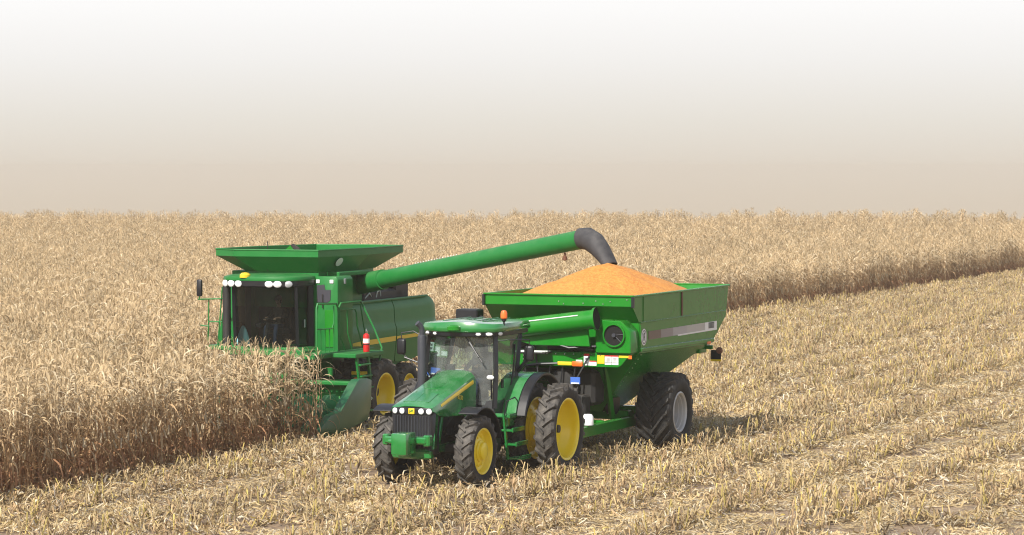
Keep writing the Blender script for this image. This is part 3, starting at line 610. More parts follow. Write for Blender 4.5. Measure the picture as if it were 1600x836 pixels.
b = MB(); b.box((3.35, 0.75, 1.28), (0.12, 0.18, 0.26), 0.02); b.build('manual_tube', 'white', cart)
b = MB(); b.box((3.0, 0.58, 1.86), (0.03, 0.24, 0.16), 0.005); b.mi = 1; b.box((3.018, 0.58, 1.80), (0.008, 0.2, 0.03)); b.build('blue_sign', ['blue', 'white'], cart)
b = MB(); b.tube([(3.0, 0.55, 1.8), (2.75, 0.75, 2.3), (2.65, 0.8, 2.42)], 0.022, 6); b.tube([(3.0, 0.62, 1.4), (2.9, 0.6, 1.75)], 0.02, 6); b.tube([(3.05, 0.4, 1.2), (3.2, 0.7, 1.0), (3.3, 0.75, 1.2)], 0.025, 6); b.build('crank_rod', 'black', cart)
b = MB(); b.box((1.75, -0.25, 1.62), (0.7, 1.9, 0.85), 0.08); b.box((2.2, -0.9, 1.3), (0.5, 0.6, 0.6), 0.06); b.box((2.25, 0.35, 1.22), (0.4, 0.5, 0.5), 0.05); b.lathe([(0, 0.2), (0.3, 0.18), (0.34, 0.0), (0.3, -0.18), (0, -0.2)], 24, (2.3, 0.0, 1.75), 'x'); b.build('gearbox', 'dark', cart)
b = MB()
for k in range(6): b.tube([(2.55, -1.2+k*0.32, 2.2), (2.62, -1.15+k*0.3, 1.8-0.1*(k % 3)), (2.5, -0.9+k*0.27, 1.3), (2.9, -0.3+k*0.1, 0.95)], 0.02, 6)
b.build('hydraulic_hose', 'black', cart)
# rear lights
for s in (1, -1):
    b = MB(); b.box((-3.02, s*1.62, 2.32), (0.10, 0.55, 0.10), 0.01); b.box((-2.85, s*1.55, 2.30), (0.5, 0.3, 0.24), 0.02); b.build('light_bar', 'kgreen', cart)
    b = MB(); b.box((-3.05, s*1.97, 2.13), (0.04, 0.27, 0.24), 0.01); b.mi = 1; b.box((-3.05, s*1.97, 1.99), (0.046, 0.27, 0.05)); b.mi = 2
    b.lathe([(0.0, 0.06), (0.07, 0.05), (0.09, 0.0), (0.07, -0.05), (0, -0.06)], 20, (-3.05, s*2.06, 2.24), 'x'); b.build('tail_light', ['black', 'ystripe', 'rust'], cart)
    b = MB(); b.box((-2.62, s*(HY+0.055), 2.46), (0.26, 0.006, 0.06)); b.build('reflector', 'orange', cart)

# the heap of shelled corn rests in the cart
def grain_z(x, y):
    dx, dy = (x+0.55)/3.25, y/1.95; d_ = math.hypot(dx*1.0, dy*0.92)
    z = 4.53 - 0.74*d_ - 0.10*d_*d_ + 0.035*math.exp(-d_*d_*30) - 0.06*math.exp(-(d_/0.14)**2)
    z += 0.022*noise.noise(Vector((3.0*math.cos(math.atan2(dy, dx)*1.0)*2, 3.0*math.sin(math.atan2(dy, dx))*2, d_*1.2)))*min(1, d_*2)
    if x > 2.1: z = max(z, 3.66)
    if abs(y) > 1.78: z = min(z, 3.80)
    z += 0.02*noise.noise(Vector((x*1.3, y*1.3, 4))) + 0.012*noise.noise(Vector((x*5, y*5, 1)))
    return z
b = MB(); nx, ny = 120, 70; x0, x1, y0, y1 = XR+0.06, XF-0.04, -HY+0.04, HY-0.04
G = [[b.bm.verts.new((x0+(x1-x0)*i/nx, y0+(y1-y0)*j/ny, grain_z(x0+(x1-x0)*i/nx, y0+(y1-y0)*j/ny))) for j in range(ny+1)] for i in range(nx+1)]
for i in range(nx):
    for j in range(ny): b.bm.faces.new([G[i][j], G[i+1][j], G[i+1][j+1], G[i][j+1]])
mg, nt, pb = newmat('shelled_corn'); L = nt.links.new
tc = N(nt, 'ShaderNodeTexCoord'); vo = N(nt, 'ShaderNodeTexVoronoi'); vo.inputs['Scale'].default_value = 27; L(tc.outputs['Object'], vo.inputs['Vector'])
no = N(nt, 'ShaderNodeTexNoise'); no.inputs['Scale'].default_value = 1.8; no.inputs['Detail'].default_value = 7; L(tc.outputs['Object'], no.inputs['Vector'])
cr = N(nt, 'ShaderNodeValToRGB'); cr.color_ramp.elements[0].color = (0.42, 0.13, 0.014, 1); cr.color_ramp.elements[1].color = (0.62, 0.285, 0.06, 1)
sp = N(nt, 'ShaderNodeSeparateColor'); L(vo.outputs['Color'], sp.inputs[0]); ad = N(nt, 'ShaderNodeMath', operation='MULTIPLY_ADD'); L(sp.outputs[0], ad.inputs[0]); ad.inputs[1].default_value = 0.75
m2 = N(nt, 'ShaderNodeMath', operation='MULTIPLY'); L(no.outputs['Fac'], m2.inputs[0]); m2.inputs[1].default_value = 0.6; L(m2.outputs[0], ad.inputs[2]); L(ad.outputs[0], cr.inputs['Fac']); L(cr.outputs[0], pb.inputs['Base Color']); pb.inputs['Roughness'].default_value = 0.7
bp = N(nt, 'ShaderNodeBump'); bp.inputs['Strength'].default_value = 0.6; bp.inputs['Distance'].default_value = 0.012; L(vo.outputs['Distance'], bp.inputs['Height']); L(bp.outputs[0], pb.inputs['Normal'])
gh = b.build('grain_heap', mg, None, W(KU, KV), (0, 0, HEADING), recalc=True)
tag(gh, label='orange cone-shaped heap of shelled corn filling the green cart', category='grain heap')

# ================================================================== COMBINE
CU, CV, CZ = -35.2, 66.6, -0.06
comb = thing('combine_harvester', 'green combine harvester with raised grain tank cutting into the standing corn', 'combine harvester', W(CU, CV, CZ), HEADING)
M_c = Matrix.Translation(W(CU, CV, CZ)) @ Matrix.Rotation(HEADING, 4, 'Z')
CW = make_wheel(comb, 0.97, 0.50, 0.54, 0.05, 20, 'tyre_c', 'yellow', 'deep', (-0.2, 2.56, 0.80), False)
dup(CW, (-0.2, -2.56, 0.80), (0, 0, PI))
CI = make_wheel(comb, 0.97, 0.50, 0.54, 0.05, 20, 'tyre_c', 'yellow', 'hub', (-0.2, 1.80, 0.80), False)
dup(CI, (-0.2, -1.80, 0.80), (0, 0, PI))
CRW = make_wheel(comb, 0.72, 0.50, 0.38, 0.045, 18, 'tyre_c', 'yellow', 'hub', (-4.0, 1.45, 0.66), False)
dup(CRW, (-4.0, -1.45, 0.66), (0, 0, PI))
b = MB(); b.cyl((-0.2, -2.5, 0.86), (-0.2, 2.5, 0.86), 0.13, n=16); b.box((-0.2, 0, 1.0), (0.6, 2.4, 0.45), 0.05); b.box((-4.0, 0, 0.75), (0.3, 2.6, 0.25), 0.04); b.box((-4.0, 0, 1.1), (0.5, 0.5, 0.6), 0.04); b.build('axle', 'dark', comb)
# main body
b = MB(); b.prism([(0.35, 1.25), (0.35, 2.9), (-0.8, 3.1), (-5.7, 3.08), (-5.9, 2.6), (-5.6, 1.9), (-4.6, 1.5), (-3.0, 1.2)], 'y', -1.42, 1.42, 0.03); b.build('body', 'cgreen', comb)
def yprof(z):
    if z > 3.0: return 1.50 - (z-3.0)*0.45
    if z > 2.52: return 1.50 + (3.0-z)*0.06
    if z > 2.40: return 1.529 + (2.52-z)*0.45
    return 1.583 - max(0, 2.2-z)*0.10
def side_shell(s, xa, xb, top, bot, name):
    b = MB(); n_ = 16; P_ = []
    for i in range(n_+1):
        x = xa + (xb-xa)*i/n_; zt_, zb_ = top(x), bot(x); zs = [zt_+(zb_-zt_)*k/22 for k in range(23)]
        P_.append([(x, s*(yprof(z) - 0.06*max(0, (-5.75-x)/0.4)**2), z) for z in zs])
    b.loft(P_, closed=False, caps=False); o = b.build(name, 'cgreen', comb, angle=25); so = o.modifiers.new('t', 'SOLIDIFY'); so.thickness = 0.03; so.offset = 0; return o
topf = lambda x: 3.23 - 0.35*max(0, (-5.6-x)/0.65)**2
def botf(x):
    pts = [(-0.30, 1.92), (-1.5, 1.72), (-3.0, 1.47), (-4.2, 1.40), (-5.0, 1.55), (-6.25, 2.12)]
    for (xa, za), (xb, zb) in zip(pts, pts[1:]):
        if xb <= x <= xa: return za + (zb-za)*(xa-x)/(xa-xb)
    return 2.0
for s in (1, -1):
    p1 = side_shell(s, -0.35, -3.29, topf, botf, 'side_panel'); p2 = side_shell(s, -3.34, -6.2, topf, botf, 'side_panel')
    for xa, xb, par in ((-0.38, -3.28, p1), (-3.35, -4.95, p2)):
        b = MB(); P_ = []
        for i in range(9):
            x = xa + (xb-xa)*i/8; zc = 2.05 + 0.05*(xa-x)/4 + (0.045 if xb < -4 else 0.0); h_ = 0.05 if i else 0.045
            if xb > -4: h_ = 0.03 + 0.04*min(1, i/2)
            P_.append([(x, s*(yprof(zc+h_)+0.021), zc+h_+0.02), (x, s*(yprof(zc-h_)+0.021), zc-h_+0.02)])
        b.loft(P_, closed=False, caps=False); q = b.build('yellow_stripe', 'ystripe', par); q.modifiers.new('t', 'SOLIDIFY').thickness = 0.004
    b = MB(); b.tube([(-0.4, s*1.5, 3.2), (-5.6, s*1.47, 3.22)], 0.035, 6); b.build('panel_edge', 'cgreen', p1)
# rear hood
b = MB(); b.prism([(-5.7, 3.05), (-6.15, 2.85), (-6.3, 2.2), (-5.8, 1.6), (-5.4, 1.6)], 'y', -1.40, 1.40, 0.06, 2); b.build('rear_hood', 'cgreen', comb)
# front towers beside the cab
TX = 0.86
for s in (1, -1):
    o_ = [(1.02, 1.95), (1.86, 1.95), (1.86, 3.92), (1.80, 4.0), (1.02, 4.0)] if s > 0 else [(-0.78, 1.95), (-1.86, 1.95), (-1.50, 3.92), (-1.44, 3.98), (-0.78, 3.98)]
    b = MB(); b.prism(o_, 'x', -0.05, TX, 0.03, 2); tw = b.build('front_tower', 'cgreen', comb)
    if s > 0:
        b = MB(); b.prism([(1.24, 3.30), (1.24, 3.76), (1.46, 3.78), (1.49, 3.64), (1.66, 3.64), (1.64, 3.36), (1.56, 3.30)], 'x', TX+0.002, TX+0.015); b.build('intake_screen', 'screen', tw)
        for y in (1.27, 1.68): b = MB(); b.box((TX+0.015, y, 3.86), (0.02, 0.11, 0.10), 0.01); b.build('marker_lamp', 'white', tw)
        b = MB(); b.box((0.45, 1.87, 3.86), (0.12, 0.02, 0.14), 0.01); b.build('marker_lamp', 'lamp2', tw)
        b = MB(); b.prism([(1.48, 2.1), (1.48, 3.10), (1.74, 3.10), (1.74, 2.1)], 'x', TX+0.002, TX+0.025, 0.008); b.build('door_panel', 'kgreen', tw)
        b = MB(); b.tube([(TX+0.04, 1.42, 3.15), (TX+0.04, 1.42, 3.52)], 0.015); b.build('antenna', 'dark', tw)
b = MB(); b.box((-0.25, 0, 2.9), (1.0, 1.85, 2.1), 0.02); b.build('cab_rear_wall', 'cgreen', comb)
b = MB(); b.box((-0.6, 0, 4.04), (1.9, 3.3, 0.12), 0.02); b.build('tank_deck', 'cgreen', comb)
# grain tank and its flared extension
tp = [(1.32, -1.05), (0.85, -1.86), (-1.55, -1.86), (-4.1, -1.35), (-4.3, 0.0), (-4.15, 1.40), (-1.55, 1.60), (1.22, 1.46)]
bt = [(0.80, -0.60), (0.45, -1.15), (-1.3, -1.25), (-2.95, -1.0), (-3.05, 0.0), (-2.95, 1.1), (-1.3, 1.32), (0.86, 1.30)]
b = MB(); Lo = [(x, y, 4.10) for x, y in bt]; Hi = [(x, y, 4.52) for x, y in tp]; Li = [(x, y, 4.70) for x, y in tp]
b.loft([Lo, Hi, Li], closed=True, caps=False); te = b.build('tank_extension', 'cgreen', comb, angle=10); so = te.modifiers.new('t', 'SOLIDIFY'); so.thickness = 0.03; so.offset = -1
b = MB(); b.tube([(x, y, 4.70) for x, y in tp+tp[:1]], 0.022, 6); b.build('tank_rim', 'cgreen', te)
b = MB(); b.loft([[(x*0.98, y*0.98, 3.15) for x, y in bt], [(x*0.98, y*0.98, 4.12) for x, y in bt]], closed=True, caps=True); b.build('grain_tank', 'cgreen', comb)
b = MB(); b.prism([(0.35, 4.62), (0.62, 4.85), (0.75, 4.62)], 'x', 1.16, 1.19); 
b.build('tank_gusset', 'kgreen', te)
b = MB(); b.prism([(0.62, 4.84), (0.72, 4.88), (0.90, 4.76), (0.92, 4.70), (0.74, 4.72)], 'x', 1.20, 1.24, 0.01); b.build('tank_flap', 'dark', te)
b = MB(); b.lathe([(0, 0.012), (0.17, 0.01), (0.17, 0)], 24); b.build('window_port', 'pipe', te, (0.0, 1.47, 4.36), (R(-30), 0, R(-2))).scale = (1, 1, 0.75)
b = MB(); b.tube([(0.88, -0.25, 4.12), (0.88, -0.25, 4.92)], 0.012, 6); b.build('antenna', 'dark', comb)
# engine deck
b = MB(); b.box((-3.2, 0.5, 3.32), (2.6, 1.5, 0.32), 0.06); b.box((-4.4, 0.6, 3.42), (0.9, 1.3, 0.5), 0.06); b.box((-2.6, 0.7, 3.42), (0.7, 0.8, 0.4), 0.06); b.build('engine_deck', 'dark', comb)
b = MB()
for k in range(4): b.tube([(-1.8-k*0.55, 1.1, 3.3), (-2.0-k*0.55, 1.2, 3.55+0.05*(k % 2)), (-2.3-k*0.55, 1.0, 3.5), (-2.5-k*0.55, 1.1, 3.25)], 0.03, 8)
b.build('engine_hose', 'exh', comb)
b = MB(); b.tube([(-2.0, 1.25, 3.28), (-2.2, 1.3, 3.42), (-2.4, 1.25, 3.32)], 0.018, 6); b.tube([(-2.7, 1.25, 3.28), (-2.75, 1.28, 3.45), (-2.95, 1.25, 3.47), (-3.0, 1.25, 3.3)], 0.018, 6); b.build('engine_pipe', 'pipe', comb)
# cab
b = MB(); b.box((1.10, 0.05, 2.02), (1.6, 2.3, 0.22), 0.04); b.build('cab_floor', 'cgreen', comb)
b = MB(); b.prism([(0.36, 2.13), (0.36, 3.9), (0.42, 3.9), (0.42, 2.13)], 'y', -0.80, 0.94); b.build('cab_back', 'seat', comb)
crp = [(0.35, -1.12), (1.0, -1.16), (1.75, -1.12), (2.05, -0.85), (2.15, -0.3), (2.15, 0.3), (2.05, 0.88), (1.75, 1.16), (1.0, 1.20), (0.35, 1.16)]
def cring(sc, z): return [(1.2+(x-1.2)*sc, 0.02+(y-0.02)*sc, z) for x, y in crp]
b = MB(); b.loft([cring(1.0, 3.90), cring(1.01, 3.93), cring(0.99, 4.00), cring(0.85, 4.045), cring(0.4, 4.06)]); cr_ = b.build('cab_roof', 'cgreen', comb, angle=50)
b = MB(); b.loft([cring(0.93, 3.74), cring(0.985, 3.76), cring(0.99, 3.898)]); b.build('visor', 'black', cr_, angle=50)
for y, x, m in ((-0.95, 1.98, 'lamp'), (-0.72, 2.08, 'lamp'), (-0.48, 2.11, 'lamp'), (0.45, 2.11, 'lamp'), (0.69, 2.08, 'lamp'), (0.95, 1.97, 'lamp2')):
    b = MB(); b.lathe([(0.10, -0.08), (0.105, 0.0), (0.08, 0.02), (0, 0.03)], 20, axis='x'); o = b.build('work_light', m, comb, (x, y, 3.82), (0, 0, y*0.45)); o.scale = (1, 1.1, 0.85)
b = MB(); b.lathe([(0.0, 0.14), (0.13, 0.12), (0.2, 0.05), (0.2, -0.05), (0.1, -0.08)], 24, axis='z'); b.build('gps_receiver', 'ystripe', comb, (2.05, -0.30, 4.02)).scale = (.72, .72, .75)
b = MB(); P_ = []
for i in range(7):
    t_ = i/6; z = 2.12 + 1.64*t_; x = 1.98 + 0.14*t_
    P_.append([(x - 0.36*(abs(y)/1.0)**2.2, y*(0.80 if y < 0 else 1)+0.02, z) for y in (-1.02, -0.75, -0.4, 0, 0.4, 0.75, 1.02)])
b.loft(P_, closed=False, caps=False); b.build('windshield', 'glass_c', comb, recalc=False)
for s in (1, -1):
    yb = 1.04+0.02 if s > 0 else -0.84
    b = MB(); b.poly([(1.60, yb, 2.12), (1.72, yb, 3.76), (0.90, yb, 3.76), (0.88, yb, 2.12)]); b.build('side_window', 'glass_c', comb)
    b = MB(); b.tube([(1.62, yb*0.99, 2.12), (1.69, yb, 2.9), (1.74, yb*0.99, 3.80)], 0.05, 4)
    b.tube([(0.92, yb, 2.12), (0.92, yb, 3.80)], 0.10, 4); b.build('cab_pillar', 'black', comb, angle=30)
b = MB(); b.tube([(1.62, -1.10, 2.1), (1.62, -1.10, 3.8)], 0.11, 14); b.build('side_post', 'dark', comb)
b = MB(); b.box((1.30, 1.09, 2.75), (0.05, 0.03, 0.22), 0.01); b.build('door_handle', 'lamp2', comb)
b = MB(); b.box((0.78, 0.05, 2.48), (0.5, 0.5, 0.14), 0.05, seg=2); b.box((0.55, 0.05, 2.9), (0.14, 0.5, 0.75), 0.05, seg=2); b.box((0.75, 0.05, 2.28), (0.35, 0.35, 0.3), 0.03); b.box((0.9, -0.40, 2.65), (0.55, 0.18, 0.14), 0.03); b.build('driver_seat', 'seat', comb)
b = MB(); b.tube([(1.62, 0.05, 2.15), (1.42, 0.05, 2.75)], 0.05, 8); b.lathe([(0.17, 0.0), (0.185, 0.012), (0.2, 0.0), (0.185, -0.012), (0.17, 0)], 28, axis='z')
for v in [v for v in b.bm.verts if abs(v.co.z) < 0.05]: v.co = Matrix.Rotation(-0.4, 4, 'Y') @ v.co + Vector((1.38, 0.05, 2.80))
b.build('steering_column', 'seat', comb)
seated_person('seated operator in brown shirt inside the dark combine cab', M_c @ Vector((0.80, 0.05, 2.56)), HEADING, 'shirt2', 'denim', ((0.48, -0.15, 0.30), (0.48, 0.15, 0.30)), 'hair')
# pale blue cloth hanging behind the windscreen
b = MB(); b.loft([[(0.03*math.cos(a)*k1, 0.20*math.sin(a)*k2, z) for a in np.linspace(0, 2*PI, 13)[:-1]] for z, k1, k2 in ((0, 1.0, 0.9), (0.08, 2.0, 1.05), (0.18, 2.6, 0.9), (0.30, 2.2, 0.75), (0.42, 1.4, 0.5), (0.52, 0.6, 0.18))])
o = b.build('jacket', 'lblue', None, M_c @ Vector((1.62, -0.60, 2.15)), (0, 0, HEADING), angle=60); tag(o, label='pale blue cloth bundled low behind the combine windscreen', category='jacket')
# cab-side rails right
b = MB()
for P_ in ([(1.5, -1.75, 2.1), (1.5, -1.72, 3.35), (1.5, -1.25, 3.38)], [(1.5, -1.45, 2.1), (1.5, -1.3, 3.7)], [(1.5, -1.74, 2.75), (1.5, -1.3, 2.75)], [(1.6, -2.0, 3.35), (1.55, -1.3, 3.38)], [(1.55, -1.95, 2.65), (1.5, -1.7, 2.62)]): b.tube(P_, 0.02, 6)
b.build('handrail', 'cgreen', comb)
b = MB(); b.box((1.6, -1.95, 3.66), (0.10, 0.16, 0.46), 0.04, seg=2); m_ = b.build('mirror', 'black', comb); b = MB(); b.tube([(1.6, -1.95, 3.45), (1.6, -1.95, 3.36)], 0.02, 6); b.build('mirror_arm', 'cgreen', comb)
b = MB(); b.box((0.6, -1.45, 2.05), (1.8, 0.75, 0.12), 0.02); b.build('right_platform', 'cgreen', comb)
# left platform with rails, ladder
b = MB(); b.box((0.75, 1.72, 1.94), (3.6, 0.60, 0.14), 0.02); b.box((0.70, 2.35, 1.93), (1.7, 0.78, 0.12), 0.02); b.box((1.7, 0.3, 2.0), (0.9, 2.4, 0.16), 0.02); pf = b.build('platform', 'cgreen', comb)
RY = 1.96
b = MB(); b.tube([(2.30, RY, 2.0), (2.30, RY, 3.22), (2.25, RY, 3.33), (1.15, RY, 3.29), (1.07, RY, 3.19), (1.07, RY, 2.0)], 0.026, 8)
b.tube([(2.30, RY, 2.66), (1.40, RY, 2.64), (1.30, RY, 2.79), (1.30, RY, 3.24)], 0.018, 8)
for k in range(4): b.tube([(2.05-k*0.25, RY, 2.02), (2.05-k*0.25, RY, 2.64)], 0.014, 6)
b.build('gate', 'cgreen', comb)
b = MB(); b.tube([(0.98, RY, 2.0), (0.98, RY, 3.20), (0.88, RY, 3.29), (-0.30, RY, 3.29), (-0.42, RY, 3.20), (-0.45, 2.3, 2.55), (-0.30, 2.60, 2.05), (0.2, 2.70, 1.3)], 0.026, 8)
b.tube([(0.98, RY, 3.12), (0.05, RY, 3.10), (-0.05, RY, 2.99), (-0.10, RY, 2.64), (-0.45, RY, 2.0)], 0.022, 8)
b.tube([(0.5, RY, 3.10), (0.48, RY, 2.5), (0.2, RY, 2.0)], 0.018, 8); b.tube([(-0.28, RY, 3.24), (-0.5, RY, 2.6), (-0.75, RY, 2.0)], 0.018, 8); b.tube([(0.98, RY, 2.5), (0.6, RY, 2.0)], 0.018, 8)
b.build('handrail', 'cgreen', comb)
b = MB()
for xt, xb_ in ((1.42, 1.02), (0.74, 0.38)): b.prism([(xt-0.04, 1.95), (xt+0.05, 1.95), (xb_+0.05, 0.40), (xb_-0.04, 0.40)], 'y', 2.66, 2.72)
for k in range(5): b.box((1.05-0.078*k, 2.72, 1.68-k*0.31), (0.64, 0.16, 0.05), 0.012)
ld = b.build('ladder', 'cgreen', comb)
b = MB()
for k in range(3): b.lathe([(0.022, 0), (0.04, 0.0), (0.04, 0.006), (0.022, 0.006), (0.022, 0)], 14, (0.95-0.10*k, 2.802, 0.76), 'y')
b.build('step_marks', 'white', ld)
b = MB(); b.box((0.93, 2.70, 0.42), (0.24, 0.03, 0.55), 0.01); b.box((0.52, 2.70, 0.44), (0.2, 0.03, 0.5), 0.01); b.box((0.74, 2.72, 0.17), (0.70, 0.2, 0.06), 0.01); b.build('mud_flap', 'exh', ld)
b = MB(); b.box((0.7, 2.42, 1.42), (0.05, 0.46, 0.10), 0.01); b.mi = 1; b.box((0.7, 2.42, 1.33), (0.05, 0.46, 0.07), 0.01); b.mi = 2; b.lathe([(0.0, 0.08), (0.07, 0.07), (0.09, 0.0), (0, 0.0)], 18, (0.73, 2.34, 1.22), 'x'); b.mi = 1; b.tube([(0.7, 1.2, 1.22), (0.7, 2.4, 1.22), (0.7, 2.42, 1.34)], 0.025, 6)
b.build('signal_bracket', ['ystripe', 'cgreen', 'orange'], comb)
# fire extinguisher
ex = thing('fire_extinguisher', 'red fire extinguisher with white label strapped to the combine platform', 'extinguisher', M_c @ Vector((0.72, 2.64, 1.99)), HEADING)
b = MB(); b.lathe([(0.0, 0.0), (0.08, 0.005), (0.088, 0.03), (0.088, 0.42), (0.078, 0.465), (0.045, 0.49), (0.03, 0.50)], 24, axis='z'); b.build('cylinder', 'red', ex)
b = MB(); b.lathe([(0.0895, 0.24), (0.0895, 0.36)], 24, axis='z'); b.build('label_band', 'white', ex)
b = MB(); b.lathe([(0.0895, 0.19), (0.0895, 0.215)], 24, axis='z'); b.build('strap', 'black', ex)
b = MB(); b.lathe([(0.03, 0.5), (0.035, 0.56), (0.02, 0.58), (0, 0.58)], 14, axis='z'); b.tube([(0.0, 0, 0.57), (0.08, 0.03, 0.62), (0.14, 0.05, 0.6)], 0.014, 6); b.tube([(0, 0, 0.55), (-0.06, -0.04, 0.6)], 0.014, 6); b.build('valve', 'chrome', ex)
# unloading auger
B0 = Vector((-1.9, 0.85, 3.62)); E_w = W(-25.55, 64.0, 5.07); E0 = M_c.inverted() @ E_w
dv = (E0-B0).normalized()
b = MB(); b.tube([B0-dv*0.4, B0+dv*1.55, B0+dv*1.56, E0], [0.285, 0.28, 0.242, 0.242], 40); ua = b.build('unloading_auger', 'cgreen', comb)
b = MB()
for k in range(16): p = B0+dv*(3.0+k*0.12)+Vector((0, 0, 0.255)); b.cyl(p, p+Vector((0, 0, 0.02)), 0.016, n=6)
b.build('bolt_row', 'lamp', ua)
dh = Vector((dv.x, dv.y, 0)).normalized()
b = MB(); secs_ = []
for t_, (al, dz, rx, rz) in enumerate(((-0.10, 0.0, 0.255, 0.27), (0.16, 0.0, 0.27, 0.285), (0.40, -0.10, 0.27, 0.28), (0.60, -0.26, 0.26, 0.24), (0.80, -0.45, 0.24, 0.19), (0.98, -0.63, 0.22, 0.14))):
    ang = R((8, -4, -32, -52, -60, -62)[t_]); ax = dh*math.cos(ang)+Vector((0, 0, 1))*math.sin(ang); c_ = E0 + dh*al + Vector((0, 0, dz)); sd_ = dh.cross(Vector((0, 0, 1))).normalized(); up_ = sd_.cross(ax)
    secs_.append([c_ + sd_*rx*math.cos(2*PI*k/24) + up_*rz*math.sin(2*PI*k/24) for k in range(24)])
b.loft(secs_, closed=True, caps=False); sp_ = b.build('auger_spout', 'spout', ua, angle=60); sp_.modifiers.new('t', 'SOLIDIFY').thickness = 0.02
b = MB(); p = E0 - dv*0.75; b.tube([p+Vector((0, 0, -0.25)), p+Vector((0, 0, -0.34))], 0.03, 8); b.lathe([(0, 0.07), (0.06, 0.05), (0.06, -0.04), (0, -0.06)], 16, tuple(p+Vector((0, 0, -0.40))), 'z'); b.build('auger_light', 'rust', ua)
b = MB(); b.lathe([(0.38, -0.5), (0.38, 0.1), (0.3, 0.3), (0, 0.36)], 28, tuple(B0+Vector((0, -0.1, -0.1))), 'z'); b.build('auger_elbow', 'cgreen', comb)
# feeder house and corn head
b = MB(); b.prism([(0.5, 1.75), (0.5, 1.0), (2.5, 0.35), (2.5, 1.15)], 'y', -0.75, 0.75, 0.03); b.build('feeder_house', 'cgreen', comb)
HL, HR = 3.47, -5.62
b = MB(); b.box((2.30, (HL+HR)/2, 0.85), (0.18, HL-HR-0.3, 0.75), 0.03); b.box((2.45, (HL+HR)/2, 1.28), (0.28, HL-HR-0.3, 0.12), 0.03); b.box((2.8, (HL+HR)/2, 0.42), (0.9, HL-HR-0.3, 0.1), 0.02); hd = b.build('corn_header', 'cgreen', comb)
b = MB(); b.cyl((2.65, HL-0.3, 0.85), (2.65, HR+0.3, 0.85), 0.12, n=16)
for k in range(60): 
    y = HL-0.4-k*0.148; b.lathe([(0.12, 0), (0.26, 0.02), (0.12, 0.04)], 14, (2.65, y, 0.85), 'y')
b.build('cross_auger', 'cgreen', hd)
end = [(5.10, 0.03), (4.55, 0.06), (3.9, 0.10), (3.29, 0.20), (2.28, 0.34), (2.10, 0.70), (2.06, 1.36), (2.30, 1.42), (2.78, 1.43), (2.95, 1.35), (3.84, 0.66), (4.37, 0.62), (4.80, 0.36)]
for yy in (HL-0.13, HR+0.13):
    b = MB(); 
    b.loft([[(x, yy+s*(0.12 if x < 4.0 else 0.09 if x < 4.7 else 0.06 if x < 5.0 else 0.02), z) for x, z in end] for s in (-1, 1)]); bm_ = b.bm
    bmesh.ops.bevel(bm_, geom=[e for e in bm_.edges], offset=0.015, segments=2, profile=0.5, affect='EDGES'); b.build('end_snout', 'poly', hd, angle=50)
for k in range(1, 12):
    y = HL - 0.38 - (k-0.5)*ROW*0.985 - 0.0
    b = MB(); secs_ = []
    for x, hw, zt_, zb_ in ((2.6, 0.24, 1.0, 0.62), (3.2, 0.23, 1.02, 0.5), (3.8, 0.2, 0.72, 0.3), (4.4, 0.13, 0.40, 0.12), (4.85, 0.02, 0.10, 0.05)):
        secs_.append([(x, y-hw, zb_), (x, y-hw*0.8, zb_+(zt_-zb_)*0.6), (x, y-hw*0.3, zt_), (x, y+hw*0.3, zt_), (x, y+hw*0.8, zb_+(zt_-zb_)*0.6), (x, y+hw, zb_)])
    b.loft(secs_); b.build('row_snout', 'poly', hd)

# ================================================================== FIELD
def field_mesh(name, V, F, Cc_, mat):
    me = bpy.data.meshes.new(name); me.from_pydata(V, [], F); a = me.color_attributes.new('col', 'FLOAT_COLOR', 'POINT')
    buf = np.ones((len(V), 4), dtype=np.float32); buf[:, :3] = np.array(Cc_, dtype=np.float32); a.data.foreach_set('color', buf.ravel()); me.materials.append(mat)
    for p in me.polygons: p.use_smooth = True
    return bpy.data.objects.new(name, me)             # geometry source for the scatter; not linked to the scene

def leaf_mat(name, trans=0.3, vmin=0.75, vmax=1.25):
    m, nt, b = newmat(name); L = nt.links.new; out = nt.nodes['Material Output']
    at = N(nt, 'ShaderNodeAttribute', attribute_name='col'); oi = N(nt, 'ShaderNodeObjectInfo')
    hv = N(nt, 'ShaderNodeHueSaturation'); L(at.outputs['Color'], hv.inputs['Color'])
    mr = N(nt, 'ShaderNodeMapRange'); mr.inputs['To Min'].default_value = vmin; mr.inputs['To Max'].default_value = vmax; L(oi.outputs['Random'], mr.inputs['Value']); L(mr.outputs[0], hv.inputs['Value'])
    L(hv.outputs[0], b.inputs['Base Color']); b.inputs['Roughness'].default_value = 0.65; b.inputs['Specular IOR Level'].default_value = 0.25
    tr = N(nt, 'ShaderNodeBsdfTranslucent'); L(hv.outputs[0], tr.inputs['Color']); mx = N(nt, 'ShaderNodeMixShader'); mx.inputs[0].default_value = trans
    L(b.outputs[0], mx.inputs[1]); L(tr.outputs[0], mx.inputs[2]); L(mx.outputs[0], out.inputs['Surface']); return m

